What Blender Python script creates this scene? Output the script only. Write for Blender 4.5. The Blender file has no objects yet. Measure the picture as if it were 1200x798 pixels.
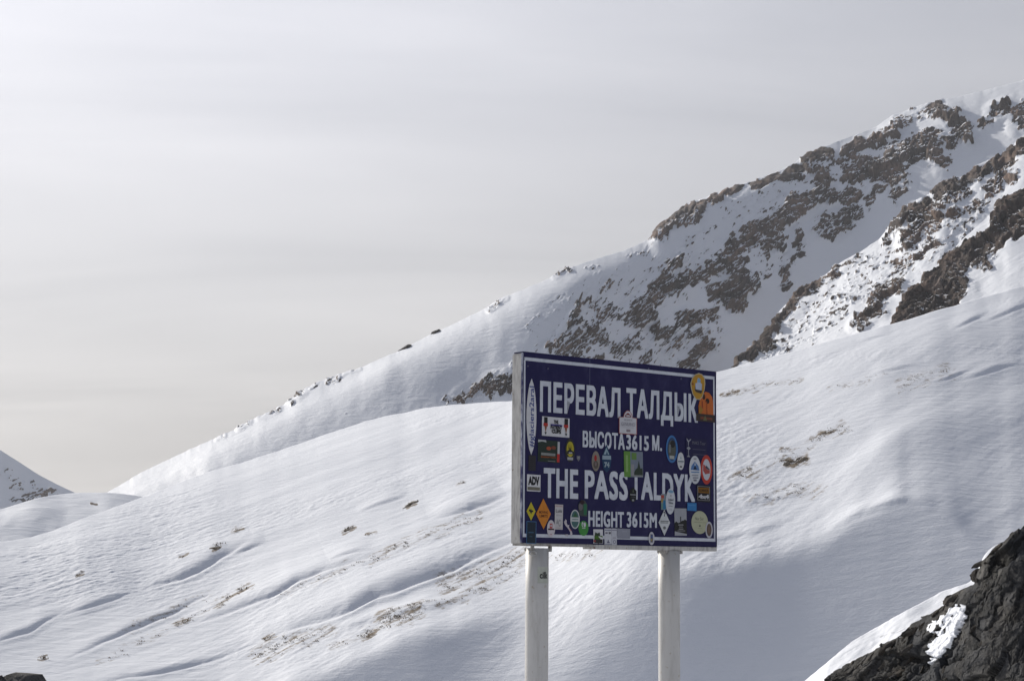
import bpy, math, random
import numpy as np
from mathutils import Vector, Matrix

random.seed(7)
SC = bpy.context.scene
COL = SC.collection
R = math.radians

# ------------------------------------------------------------------ camera
EYE = 1.6                       # eye height above the pass road
FPX = 2239.0                    # focal length in photo pixels (photo 1200 x 798)
PITCH = math.atan(261.0 / FPX)
cam_d = bpy.data.cameras.new("camera")
cam = bpy.data.objects.new("camera", cam_d)
COL.objects.link(cam)
cam.location = (0, 0, EYE)
cam.rotation_euler = (math.pi / 2 + PITCH, 0, 0)
cam_d.sensor_width = 36.0
cam_d.lens = 36.0 * FPX / 1200.0
cam_d.clip_start = 0.1
cam_d.clip_end = 20000
SC.camera = cam

# ------------------------------------------------------------------ sky + sun
SUN_AZ = R(-42.0)               # left of the view direction (+Y), towards the back
SUN_EL = R(28.0)
SUN = Vector((math.sin(SUN_AZ) * math.cos(SUN_EL), math.cos(SUN_AZ) * math.cos(SUN_EL), math.sin(SUN_EL)))
world = bpy.data.worlds.new("World")
SC.world = world
world.use_nodes = True
nt = world.node_tree
nt.nodes.clear()
N, L = nt.nodes.new, nt.links.new


def mth(op, a, b=None, c=None, tree=None, clamp=False):
    t = tree or nt
    n = t.nodes.new("ShaderNodeMath")
    n.operation = op
    n.use_clamp = clamp
    for i, v in enumerate((a, b, c)):
        if v is None:
            continue
        if isinstance(v, (int, float)):
            n.inputs[i].default_value = v
        else:
            t.links.new(v, n.inputs[i])
    return n.outputs[0]


out = N("ShaderNodeOutputWorld")
sky = N("ShaderNodeTexSky")
sky.sky_type = 'NISHITA'
sky.sun_disc = False
sky.sun_elevation = SUN_EL
sky.sun_rotation = SUN_AZ
sky.altitude = 3600
sky.air_density = 1.0
sky.dust_density = 0.2
bg_sky = N("ShaderNodeBackground")
bg_sky.inputs[1].default_value = 0.15
L(sky.outputs[0], bg_sky.inputs[0])
# a thin high cloud veil: brighter towards the sun (forward scattering), with long soft streaks
tc = N("ShaderNodeTexCoord")
dotn = N("ShaderNodeVectorMath")
dotn.operation = 'DOT_PRODUCT'
L(tc.outputs['Generated'], dotn.inputs[0])
dotn.inputs[1].default_value = SUN
G = 0.34
ph = mth('POWER', mth('SUBTRACT', 1 + G * G, mth('MULTIPLY', dotn.outputs['Value'], 2 * G)), -1.5)
sep = N("ShaderNodeSeparateXYZ")
L(tc.outputs['Generated'], sep.inputs[0])
# project the direction on a cloud deck so streaks flatten towards the horizon
zc = mth('ADD', mth('MAXIMUM', sep.outputs[2], 0.0), 0.16)
comb = N("ShaderNodeCombineXYZ")
L(mth('DIVIDE', sep.outputs[0], zc), comb.inputs[0])
L(mth('DIVIDE', sep.outputs[1], zc), comb.inputs[1])
mp = N("ShaderNodeMapping")
mp.inputs['Rotation'].default_value = (0, 0, R(11))
mp.inputs['Scale'].default_value = (0.42, 1.35, 1)
L(comb.outputs[0], mp.inputs[0])
nz1 = N("ShaderNodeTexNoise")
nz1.inputs['Scale'].default_value = 1.1
nz1.inputs['Detail'].default_value = 5
nz1.inputs['Roughness'].default_value = 0.52
nz1.inputs['Distortion'].default_value = 1.3
L(mp.outputs[0], nz1.inputs['Vector'])
dens = N("ShaderNodeMapRange")
dens.inputs[1].default_value = 0.34
dens.inputs[2].default_value = 0.66
dens.inputs[3].default_value = 0.80
dens.inputs[4].default_value = 1.12
nz2 = N("ShaderNodeTexNoise")             # broad uneven thickness under the streaks
nz2.inputs['Scale'].default_value = 0.55
nz2.inputs['Detail'].default_value = 4
nz2.inputs['Distortion'].default_value = 0.6
mp2 = N("ShaderNodeMapping")
mp2.inputs['Rotation'].default_value = (0, 0, R(-24))
mp2.inputs['Scale'].default_value = (0.55, 1.2, 1)
L(comb.outputs[0], mp2.inputs[0])
L(mp2.outputs[0], nz2.inputs['Vector'])
L(mth('ADD', mth('MULTIPLY', nz1.outputs[0], 0.45), mth('MULTIPLY', nz2.outputs[0], 0.55)), dens.inputs[0])
lowd = N("ShaderNodeMapRange")            # less of the veil is seen low down
lowd.inputs[1].default_value = -0.02
lowd.inputs[2].default_value = 0.24
lowd.inputs[3].default_value = 0.70
lowd.inputs[4].default_value = 1.0
L(sep.outputs[2], lowd.inputs[0])
veil = mth('MULTIPLY', mth('MULTIPLY', ph, dens.outputs[0]), lowd.outputs[0])
# cloud colour: neutral grey, a little warmer low over the horizon
lowm = N("ShaderNodeMapRange")
lowm.inputs[1].default_value = 0.0
lowm.inputs[2].default_value = 0.22
L(sep.outputs[2], lowm.inputs[0])
cmix = N("ShaderNodeMix")
cmix.data_type = 'RGBA'
cmix.inputs[6].default_value = (1.0, 0.95, 0.905, 1)
cmix.inputs[7].default_value = (1.0, 0.95, 0.92, 1)
L(lowm.outputs[0], cmix.inputs[0])
bg_veil = N("ShaderNodeBackground")
L(cmix.outputs[2], bg_veil.inputs[0])
L(mth('MULTIPLY', veil, 0.345), bg_veil.inputs[1])
add = N("ShaderNodeMixShader")
# the veil hides the blue almost wholly low down (long path) and about half overhead
L(mth('SUBTRACT', 1.0, mth('EXPONENT', mth('DIVIDE', -0.55, mth('ADD', mth('MAXIMUM', sep.outputs[2], 0.0), 0.07)))), add.inputs[0])
L(bg_sky.outputs[0], add.inputs[1])
L(bg_veil.outputs[0], add.inputs[2])
L(add.outputs[0], out.inputs[0])

sun_d = bpy.data.lights.new("sun", 'SUN')
sun_d.energy = 4.9
sun_d.angle = R(1.6)            # veiled by thin cloud: slightly soft
sun_d.color = (1.0, 0.945, 0.86)
sun = bpy.data.objects.new("sun", sun_d)
COL.objects.link(sun)
sun.location = (-30, 30, 40)
sun.rotation_euler = SUN.to_track_quat('Z', 'Y').to_euler()

vs = SC.view_settings
vs.view_transform = 'Standard'
vs.look = 'None'
vs.gamma = 1.0
vs.exposure = 0.14
vs.use_curve_mapping = False
SC.cycles.max_bounces = 6
SC.cycles.diffuse_bounces = 4
SC.cycles.use_denoising = True

# ------------------------------------------------------------------ numpy noise


def _hash(ix, iy, seed):
    h = (ix.astype(np.int64) * 374761393 + iy.astype(np.int64) * 668265263 + seed * 974711 + 1013) & 0xFFFFFFFF
    h = ((h ^ (h >> 13)) * 1274126177) & 0xFFFFFFFF
    h = ((h ^ (h >> 16)) * 2246822519) & 0xFFFFFFFF
    return ((h ^ (h >> 15)) & 0xFFFFFF) / float(0x1000000)


def perlin(x, y, seed=0):
    x0 = np.floor(x); y0 = np.floor(y)
    fx = x - x0; fy = y - y0
    u = fx * fx * fx * (fx * (fx * 6 - 15) + 10)
    v = fy * fy * fy * (fy * (fy * 6 - 15) + 10)

    def g(i, j):
        a = _hash(x0 + i, y0 + j, seed) * 2 * np.pi
        return np.cos(a) * (fx - i) + np.sin(a) * (fy - j)
    a = g(0, 0); b = g(1, 0); c = g(0, 1); d = g(1, 1)
    return ((a + u * (b - a)) * (1 - v) + (c + u * (d - c)) * v) * 1.5


def fbm(x, y, oct=4, seed=0, gain=0.5, lac=2.03):
    s = 0; a = 1.0; t = 0
    for o in range(oct):
        s = s + a * perlin(x, y, seed + o * 17)
        t += a; a *= gain; x = x * lac + 3.7; y = y * lac - 1.9
    return s / t


def ridged(x, y, oct=4, seed=0):
    s = 0; a = 1.0; t = 0
    for o in range(oct):
        s = s + a * (1 - np.abs(perlin(x, y, seed + o * 13)) * 2)
        t += a; a *= 0.5; x = x * 2.07 + 1.3; y = y * 2.07 + 5.1
    return s / t


def voronoi(x, y, seed=0, jit=0.9):
    """distance to nearest / second nearest cell point, id of nearest, offsets to it"""
    x0 = np.floor(x); y0 = np.floor(y)
    f1 = np.full(x.shape, 9.0); f2 = np.full(x.shape, 9.0)
    cid = np.zeros(x.shape); ox = np.zeros(x.shape); oy = np.zeros(x.shape)
    for i in (-1, 0, 1):
        for j in (-1, 0, 1):
            hx = _hash(x0 + i, y0 + j, seed); hy = _hash(x0 + i, y0 + j, seed + 91)
            dx = x - (x0 + i + 0.5 + (hx - 0.5) * jit); dy = y - (y0 + j + 0.5 + (hy - 0.5) * jit)
            d = np.sqrt(dx * dx + dy * dy)
            nw = d < f1
            f2 = np.where(nw, f1, np.minimum(f2, d))
            cid = np.where(nw, hx * 0.618 + hy * 0.382, cid)
            ox = np.where(nw, dx, ox); oy = np.where(nw, dy, oy)
            f1 = np.where(nw, d, f1)
    return f1, f2, cid, ox, oy


def facets(x, y, seed=0, tilt=0.8, want_id=False):
    """blocky rock relief: every cell is a tilted plane with its own height"""
    f1, f2, cid, ox, oy = voronoi(x, y, seed)
    ta = np.sin(cid * 517.0) * tilt; tb = np.cos(cid * 911.0) * tilt
    if want_id:
        return np.modf(cid * 91.3)[0]
    return np.modf(cid * 37.7)[0] - 0.5 + ox * ta + oy * tb - 0.35 * np.clip(0.10 - (f2 - f1), 0, 1) * 6


def sst(a, b, x):
    t = np.clip((x - a) / (b - a), 0, 1)
    return t * t * (3 - 2 * t)


def interp(pts, x):
    p = np.array(pts, float)
    return np.interp(x, p[:, 0], p[:, 1])


def smooth_interp(pts, x, w):
    """polyline through pts, softened over +-w"""
    return sum(interp(pts, x + k * w) for k in (-1, -0.5, 0, 0.5, 1)) / 5.0


def polyline_field(px, py, pts):
    """nearest point on a polyline: distance, signed distance (positive = above in the picture), parameter 0..1"""
    best = np.full(px.shape, 1e9); sgn = np.zeros(px.shape); par = np.zeros(px.shape)
    n = len(pts) - 1
    for k in range(n):
        (x0, y0), (x1, y1) = pts[k][:2], pts[k + 1][:2]
        vx, vy = x1 - x0, y1 - y0
        l2 = vx * vx + vy * vy + 1e-9
        t = np.clip(((px - x0) * vx + (py - y0) * vy) / l2, 0, 1)
        dx = px - (x0 + t * vx); dy = py - (y0 + t * vy)
        d = np.hypot(dx, dy)
        s = np.sign(vx * (-(py - y0)) + vy * (px - x0))
        nw = d < best
        best = np.where(nw, d, best); sgn = np.where(nw, s, sgn); par = np.where(nw, (k + t) / n, par)
    return best, best * sgn, par


def stroke_mask(px, py, strokes, wob=0.0, seed=3):
    """union of thick strokes [(pts, half width, density)], edges broken by noise"""
    m = np.zeros(px.shape)
    wx = px + wob * fbm(px / 22.0, py / 22.0, 3, seed)
    wy = py + wob * fbm(px / 22.0, py / 22.0, 3, seed + 50)
    for pts, hw, den in strokes:
        xs = [p[0] for p in pts]; ys = [p[1] for p in pts]
        box = (wx > min(xs) - hw * 2.2) & (wx < max(xs) + hw * 2.2) & (wy > min(ys) - hw * 2.2) & (wy < max(ys) + hw * 2.2)
        if not box.any():
            continue
        d, _, t = polyline_field(wx[box], wy[box], pts)
        v = den * sst(1.35, 0.55, d / hw)
        m[box] = np.maximum(m[box], v)
    return m

# ------------------------------------------------------------------ materials


def new_mat(name):
    m = bpy.data.materials.new(name)
    m.use_nodes = True
    t = m.node_tree
    b = t.nodes["Principled BSDF"]
    return m, t, b


def plain(name, col, rough=0.6, metal=0.0, var=0.0, vscale=8.0, bump=0.0, bscale=60.0, spec=0.35):
    m, t, b = new_mat(name)
    b.inputs['Base Color'].default_value = (*col, 1)
    b.inputs['Roughness'].default_value = rough
    b.inputs['Metallic'].default_value = metal
    b.inputs['Specular IOR Level'].default_value = spec
    if var or bump:
        c = t.nodes.new("ShaderNodeTexCoord")
        if var:
            n = t.nodes.new("ShaderNodeTexNoise")
            n.inputs['Scale'].default_value = vscale
            n.inputs['Detail'].default_value = 6
            t.links.new(c.outputs['Object'], n.inputs['Vector'])
            mx = t.nodes.new("ShaderNodeMix"); mx.data_type = 'RGBA'
            mx.inputs[6].default_value = (*[v * (1 - var) for v in col], 1)
            mx.inputs[7].default_value = (*[min(1, v * (1 + var)) for v in col], 1)
            t.links.new(n.outputs[0], mx.inputs[0])
            t.links.new(mx.outputs[2], b.inputs['Base Color'])
        if bump:
            n = t.nodes.new("ShaderNodeTexNoise")
            n.inputs['Scale'].default_value = bscale
            n.inputs['Detail'].default_value = 6
            t.links.new(c.outputs['Object'], n.inputs['Vector'])
            bp = t.nodes.new("ShaderNodeBump")
            bp.inputs['Strength'].default_value = bump
            bp.inputs['Distance'].default_value = 0.02
            t.links.new(n.outputs[0], bp.inputs['Height'])
            t.links.new(bp.outputs[0], b.inputs['Normal'])
    return m


def terrain_mat(name, snow=(0.70, 0.722, 0.765), rock_a=(0.10, 0.086, 0.076), rock_b=(0.17, 0.135, 0.11), dirt=(0.16, 0.12, 0.085),
                nscale=0.3, bump_d=0.2, bump_scale=0.6, edge=0.10, rough_bump=1.0, rscale=0.12, tone=0.0):
    """wind packed snow; bare rock where the mesh attribute 'rock' says so; thin grassy snow where 'dirt' says so"""
    m, t, b = new_mat(name)
    c = t.nodes.new("ShaderNodeTexCoord")

    def noise(scale, detail=6, rough=0.55, vec=None):
        n = t.nodes.new("ShaderNodeTexNoise")
        n.inputs['Scale'].default_value = scale
        n.inputs['Detail'].default_value = detail
        n.inputs['Roughness'].default_value = rough
        t.links.new(vec or c.outputs['Object'], n.inputs['Vector'])
        return n.outputs[0]

    def attr(nm):
        a = t.nodes.new("ShaderNodeAttribute")
        a.attribute_name = nm
        return a.outputs['Fac']

    def ramp(v, lo, hi):
        r = t.nodes.new("ShaderNodeMapRange")
        r.interpolation_type = 'SMOOTHSTEP'
        r.inputs[1].default_value = lo; r.inputs[2].default_value = hi
        t.links.new(v, r.inputs[0])
        return r.outputs[0]

    def mix(f, a, bb):
        x = t.nodes.new("ShaderNodeMix"); x.data_type = 'RGBA'
        t.links.new(f, x.inputs[0])
        for k, v in ((6, a), (7, bb)):
            if isinstance(v, tuple):
                x.inputs[k].default_value = (*v, 1)
            else:
                t.links.new(v, x.inputs[k])
        return x.outputs[2]
    M = lambda op, a, bb=None: mth(op, a, bb, tree=t)
    rk = ramp(M('ADD', attr('rock'), M('MULTIPLY', M('SUBTRACT', noise(nscale, 8, 0.65), 0.5), 0.55)), 0.5 - edge, 0.5 + edge)
    dn = noise(nscale * 3.1, 8, 0.7)
    dk = ramp(M('ADD', attr('dirt'), M('MULTIPLY', M('SUBTRACT', dn, 0.5), 1.5)), 0.36, 1.0)
    rockc = mix(ramp(noise(rscale, 8, 0.6), 0.35, 0.7), rock_a, rock_b)
    rockc = mix(ramp(noise(rscale * 9, 6, 0.6), 0.42, 0.75), rockc, tuple(v * 0.55 for v in rock_a))
    if tone:
        tn = t.nodes.new("ShaderNodeMix"); tn.data_type = 'RGBA'; tn.blend_type = 'MULTIPLY'; tn.inputs[0].default_value = 1.0
        t.links.new(rockc, tn.inputs[6])
        cr_ = t.nodes.new("ShaderNodeMapRange"); cr_.inputs[3].default_value = 1 - tone; cr_.inputs[4].default_value = 1 + tone
        t.links.new(attr('tone'), cr_.inputs[0])
        t.links.new(cr_.outputs[0], tn.inputs[7])
        rockc = tn.outputs[2]
    snowc = mix(noise(nscale * 0.25, 5, 0.5), tuple(v * 0.975 for v in snow), snow)
    snowc = mix(dk, snowc, mix(noise(nscale * 7, 3), dirt, tuple(v * 0.55 for v in dirt)))
    t.links.new(mix(rk, snowc, rockc), b.inputs['Base Color'])
    b.inputs['Specular IOR Level'].default_value = 0.18
    rr = t.nodes.new("ShaderNodeMapRange")
    rr.inputs[3].default_value = 0.62; rr.inputs[4].default_value = 0.85
    t.links.new(rk, rr.inputs[0])
    t.links.new(rr.outputs[0], b.inputs['Roughness'])
    # fine relief: streaky sastrugi on snow, rough on rock
    mpn = t.nodes.new("ShaderNodeMapping")
    mpn.inputs['Rotation'].default_value = (0, 0, R(-48))
    mpn.inputs['Scale'].default_value = (0.28, 1.0, 0.6)
    t.links.new(c.outputs['Object'], mpn.inputs[0])
    hs = M('ADD', noise(bump_scale, 8, 0.62, mpn.outputs[0]), M('MULTIPLY', noise(bump_scale * 5, 5, 0.6), 0.22))
    hr = M('MULTIPLY', noise(bump_scale * 1.7, 9, 0.7), 2.6 * rough_bump)
    hm = t.nodes.new("ShaderNodeMix")
    t.links.new(rk, hm.inputs[0]); t.links.new(hs, hm.inputs[2]); t.links.new(hr, hm.inputs[3])
    bp = t.nodes.new("ShaderNodeBump")
    bp.inputs['Strength'].default_value = 1.0
    bp.inputs['Distance'].default_value = bump_d
    t.links.new(hm.outputs[0], bp.inputs['Height'])
    t.links.new(bp.outputs[0], b.inputs['Normal'])
    return m

# ------------------------------------------------------------------ terrain builder


def ray(px, py):
    """direction of a photo pixel in the world: unit horizontal heading (hx, hy) and tangent of its elevation"""
    a = (px - 600.0) / FPX; bq = (399.0 - py) / FPX
    cp, sp = math.cos(PITCH), math.sin(PITCH)
    dx = a; dy = cp - bq * sp; dz = sp + bq * cp
    h = np.hypot(dx, dy)
    return dx / h, dy / h, dz / h


def grid_mesh(name, X, Y, Z, mat, attrs=None, kind='structure', smooth=True):
    nr, nc = X.shape
    co = np.stack([X, Y, Z], -1).reshape(-1, 3).astype(np.float32)
    i = np.arange(nr * nc).reshape(nr, nc)
    q = np.stack([i[:-1, :-1], i[:-1, 1:], i[1:, 1:], i[1:, :-1]], -1).reshape(-1, 4).astype(np.int32)
    me = bpy.data.meshes.new(name)
    me.vertices.add(len(co)); me.vertices.foreach_set("co", co.ravel())
    me.loops.add(q.size); me.loops.foreach_set("vertex_index", q.ravel())
    me.polygons.add(len(q))
    me.polygons.foreach_set("loop_start", np.arange(0, q.size, 4, dtype=np.int32))
    me.polygons.foreach_set("use_smooth", np.full(len(q), smooth, dtype=bool))
    me.update(calc_edges=True)
    for k, v in (attrs or {}).items():
        a = me.attributes.new(k, 'FLOAT', 'POINT')
        a.data.foreach_set("value", v.ravel().astype(np.float32))
    me.materials.append(mat)
    o = bpy.data.objects.new(name, me)
    COL.objects.link(o)
    if kind:
        o["kind"] = kind
    return o


def columns(a, b, step, out_a, out_b, out_step):
    def grow(start, end):
        r_, x, d = [], start, step
        while x < end:
            d = min(out_step, d * 1.05)
            x += d
            r_.append(x)
        return np.array(r_)
    left = a - (grow(0, a - out_a)[::-1]) if out_a < a else np.array([])
    right = b + grow(0, out_b - b) if out_b > b else np.array([])
    return np.concatenate([left, np.arange(a, b, step), right])


def blur_cols(a, w):
    """soft blur across the columns (three box passes)"""
    n = max(1, int(w / 3))
    for _ in range(3):
        p = np.pad(a, ((0, 0), (n + 1, n)), mode='edge')
        c = np.cumsum(p, axis=1)
        a = (c[:, 2 * n + 1:] - c[:, :-2 * n - 1]) / (2 * n + 1)
    return a


def slope_sheet(cols, ridge, base, r0, tan_a, nrows, back=28, back_len=0.5, min_gap=0.05, blur=40, leak=45.0, crest_blur=9):
    """A hillside that climbs away from the viewer with the given local steepness tan_a(px, py), starting at
    range r0 on the line base(px) and ending on the skyline ridge(px); behind the crest it rolls over and falls.
    Returns picture coordinates and world coordinates of the grid."""
    px = np.asarray(cols, float)
    rfull = ridge(px); bt = base(px)
    rt = blur_cols(rfull[None, :], crest_blur)[0]    # the broad skyline; its small teeth are added near the crest only
    t = np.linspace(0, 1, nrows)[:, None]
    PX = np.repeat(px[None, :], nrows, 0)
    PY = bt[None, :] + (rt - bt)[None, :] * t
    hx, hy, te = ray(PX, PY)
    A = tan_a(PX, PY)
    gap = np.maximum(A - te, min_gap)
    dte = np.diff(te, axis=0)
    dl = np.zeros_like(te)
    dl[1:] = dte * 0.5 * (1 / gap[1:] + 1 / gap[:-1])
    dls = blur_cols(dl, blur)                        # broad form of the slope
    res = blur_cols(dl, 7) - dls                                   # local steps: they fade out up the slope
    ln = np.cumsum(dls, axis=0)
    acc = np.zeros(te.shape[1])
    lam = np.exp(-np.abs((bt - rt) / nrows) / leak)
    for i in range(nrows):
        acc = acc * lam + res[i]
        ln[i] += acc
    r = r0(px)[None, :] * np.exp(ln)
    X = hx * r; Y = hy * r; Z = EYE + te * r + ((rt - rfull) / FPX)[None, :] * r * np.exp(-np.maximum(PY - rt[None, :], 0) / 4.0)
    # back side
    s = (np.linspace(0, 1, back + 1)[1:] ** 1.6)[:, None]
    rr = r[-1][None, :]
    d = s * back_len * rr
    sl = te[-1][None, :]
    cv = 1.4 / (back_len * rr)
    Xb = hx[-1][None, :] * (rr + d); Yb = hy[-1][None, :] * (rr + d)
    Zb = Z[-1][None, :] + (sl - 0.02) * d - cv * d * d
    PXb = np.repeat(px[None, :], back, 0)
    PYb = np.repeat(rfull[None, :], back, 0) - 0.001
    v = lambda a, b: np.concatenate([a, b], 0)
    return v(PX, PXb), v(PY, PYb), v(X, Xb), v(Y, Yb), v(Z, Zb), nrows


def normals(X, Y, Z):
    P = np.stack([X, Y, Z], -1)
    du = np.gradient(P, axis=1); dv = np.gradient(P, axis=0)
    n = np.cross(du, dv)
    n /= np.linalg.norm(n, axis=-1, keepdims=True) + 1e-12
    n *= np.sign(n[..., 2:3] + 1e-9)
    return n


# ------------------------------------------------------------------ the near hill across the dip
HILL_RIDGE = [(-2700, 720), (-1600, 705), (-900, 690), (-500, 672), (-200, 655), (0, 635), (49, 627), (97, 607), (164, 584), (224, 560), (299, 537), (352, 519), (435, 491),
              (497, 478), (543, 473), (598, 470), (700, 462), (780, 450), (850, 433), (913, 416), (975, 399), (1047, 379),
              (1101, 363), (1200, 335), (1400, 290), (1700, 250), (2100, 225)]
hill_ridge = lambda x: smooth_interp(HILL_RIDGE, x, 14) + 1.2 * fbm(x / 30.0, x * 0 + .3, 3, 5)

# dark drift faces: lower edge of each face (left to right), picture height of the face
DRIFTS = [
    ([(335, 742), (350, 736), (410, 718), (439, 703), (484, 686), (535, 666), (574, 648), (590, 640)], 15),
    ([(247, 725), (277, 716), (319, 701), (343, 689), (375, 676), (416, 663)], 9),
    ([(105, 760), (139, 746), (161, 737), (187, 725), (228, 706)], 6),
    ([(84, 718), (116, 709), (146, 698)], 5),
    ([(184, 688), (210, 682), (232, 673), (259, 656), (280, 645)], 9),
    ([(277, 651), (306, 640)], 4),
    ([(517, 610), (548, 602), (581, 586)], 9),
    ([(0, 750), (34, 740), (62, 724)], 5),
    ([(142, 797), (187, 791), (240, 779), (262, 770)], 6),
    ([(1141, 443), (1185, 431)], 5), ([(1032, 437), (1072, 429)], 3.5), ([(1120, 386), (1152, 371)], 4), ([(1163, 375), (1205, 358)], 4),
    ([(1096, 448), (1135, 436)], 3), ([(430, 600), (470, 586)], 3.0), ([(395, 660), (428, 650)], 3.5), ([(1010, 400), (1040, 392)], 2.5),
]
def lengthen(pts, k=0.30):
    (x0, y0), (x1, y1), (x2, y2), (x3, y3) = pts[0], pts[1], pts[-2], pts[-1]
    L_ = k * math.hypot(x3 - x0, y3 - y0)
    d0 = math.hypot(x1 - x0, y1 - y0); d1 = math.hypot(x3 - x2, y3 - y2)
    return [(x0 - (x1 - x0) / d0 * L_, y0 - (y1 - y0) / d0 * L_)] + pts + [(x3 + (x3 - x2) / d1 * L_, y3 + (y3 - y2) / d1 * L_)]


def even(pts, n=24):
    """resample by length so the taper is even"""
    d = [0]
    for i in range(len(pts) - 1):
        d.append(d[-1] + math.hypot(pts[i + 1][0] - pts[i][0], pts[i + 1][1] - pts[i][1]))
    q = np.linspace(0, d[-1], n)
    return list(zip(np.interp(q, d, [p[0] for p in pts]), np.interp(q, d, [p[1] for p in pts])))


DRIFTS = [(even(lengthen(p, 0.20 if h > 7 else 0.28)), h * (1.0 if p[0][0] < 600 else 0.75)) for p, h in DRIFTS]
LOBE_L = [(250, 850), (330, 800), (400, 772), (448, 752), (484, 738), (529, 726), (574, 716), (640, 712), (700, 712)]
LOBE_R = [(560, 700), (640, 690), (700, 672), (740, 658), (800, 656), (850, 650), (900, 636), (960, 626), (1000, 603), (1048, 585), (1095, 592),
          (1130, 610), (1200, 640), (1300, 660)]


def lobe_masks(px, py):
    wob = 9 * fbm(px / 60.0, py / 60.0, 3, 31)
    dl = py + wob - smooth_interp(LOBE_L, px, 10)
    dr = py + wob - smooth_interp(LOBE_R, px, 8)
    # a lighter ramp lies between the two hollows; it leans to the left going down
    ml = sst(-6, 26, dl) * sst(690, 495, px + 0.25 * (py - 730))
    mr = sst(-3, 34 - 16 * sst(940, 1000, px) * sst(1150, 1110, px), dr) * sst(650, 800, px + 0.9 * (py - 690))
    return ml, mr


def hill_tan(px, py):
    # gentler near the crest and on the open left slope, steep in the two hollow faces at the bottom
    t = 0.265 + 0.105 * sst(450, 900, px) + 0.025 * fbm(px / 200.0, py / 70.0, 2, 21)
    up = py - smooth_interp(HILL_RIDGE, px, 30)
    t = t - 0.06 * sst(60, 0, up)
    t = t + 0.06 * sst(600, 700, px) * sst(980, 780, px) * sst(540, 640, py)
    ml, mr = lobe_masks(px, py)
    t = t + 0.38 * ml + 0.42 * mr
    # soft hollow on the right, below the skyline drifts
    yc = interp([(900, 610), (972, 566), (1008, 546), (1034, 520), (1066, 498), (1130, 486), (1300, 455)], px)
    dy = py - yc
    t = t + 0.055 * np.exp(-((dy - 26) / 26.0) ** 2) * sst(930, 1040, px) - 0.04 * np.exp(-((dy + 14) / 12.0) ** 2) * sst(940, 1000, px)
    return np.clip(t, 0.16, 0.95)


hc = columns(-30, 1230, 1.45, -2700, 2800, 14)
HPX, HPY, HX, HY, HZ, hn = slope_sheet(hc, hill_ridge, lambda x: 880 + 0 * x, lambda x: 128.0 - 2 * sst(0, 1200, x), hill_tan, 440, back=24, blur=100, leak=40)


def hill_displace(px, py, X, Y, Z):
    rng = np.hypot(X, Y)
    ppm = rng / FPX                                   # metres per picture pixel there
    H = np.zeros_like(Z)
    wx = px + 4 * fbm(px / 60, py / 40, 2, 71); wy = py + 3.0 * fbm(px / 60, py / 40, 2, 77)
    for pts, hgt in DRIFTS:
        xs = [p[0] for p in pts]; ys = [p[1] for p in pts]
        box = (px > min(xs) - 90) & (px < max(xs) + 90) & (py > min(ys) - 130) & (py < max(ys) + 40)
        d, s, q = polyline_field(wx[box], wy[box], pts)
        end = np.hypot(np.clip(xs[0] - wx[box], 0, None), 0) + np.clip(wx[box] - xs[-1], 0, None)
        tap = np.sin(np.pi * q) ** 1.3 * sst(45, 0, end)
        w1 = hgt * 0.42
        sp = np.clip(s, 0, None)
        rise = (1 - np.exp(-(sp / w1) ** 1.15)) * np.exp(-(sp / (hgt * 3.4)) ** 1.4)
        lip = np.exp(-((s + 3.0) / 2.6) ** 2) * 0.16
        H[box] += tap * (rise * 0.86 + lip) * hgt * ppm[box]
    # second, lower wind lip with a crisp bright edge
    for pts, a in (([(350, 740), (410, 731), (469, 716), (499, 707), (544, 700), (572, 703)], 3.2),
                   (even([(950, 628), (975, 617), (1000, 603), (1048, 585), (1085, 589), (1110, 598)]), 2.8), ([(742, 652), (800, 645), (850, 628), (900, 615), (940, 600)], 2.0),
                   ([(845, 590), (900, 582), (960, 578)], 2.0)):
        d, s, q = polyline_field(wx, wy, pts)
        H += a * ppm * np.exp(-(np.clip(s, 0, None) / 8.0) ** 2 - (np.clip(-s, 0, None) / 4.0) ** 2) * sst(0, .4, q) * sst(1, .6, q)
    # sastrugi: streaks along the wind, in ground coordinates
    al = (X * 0.62 + Y * 0.78); ac = (-X * 0.78 + Y * 0.62)
    ml, mr = lobe_masks(px, py)
    calm = (1 - 0.88 * mr) * (1 - 0.85 * ml)
    w = fbm(al / 30, ac / 30, 2, 5)
    n1 = fbm(al / 16.0, ac / 2.6 + w, 4, 101)
    n2 = ridged(al / 5.0 + w, ac / 0.95 + 2 * w, 3, 131)
    n3 = fbm(al / 1.6, ac / 0.55, 3, 151)
    patch = sst(-0.25, 0.45, fbm(X / 24, Y / 24, 3, 171))
    n4 = fbm(al / 0.7, ac / 0.32, 3, 161)
    H += calm * (0.060 * n1 + 0.034 * n2 * (0.15 + 1.1 * patch) + 0.055 * n3 * (0.06 + patch ** 2) + 0.050 * n4 * (0.06 + patch ** 2))
    H += 0.22 * fbm(al / 40, ac / 15, 3, 181) * calm
    crest = sst(0, 12, py - hill_ridge(px))
    H *= 0.25 + 0.75 * crest
    return Z + H, patch


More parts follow.
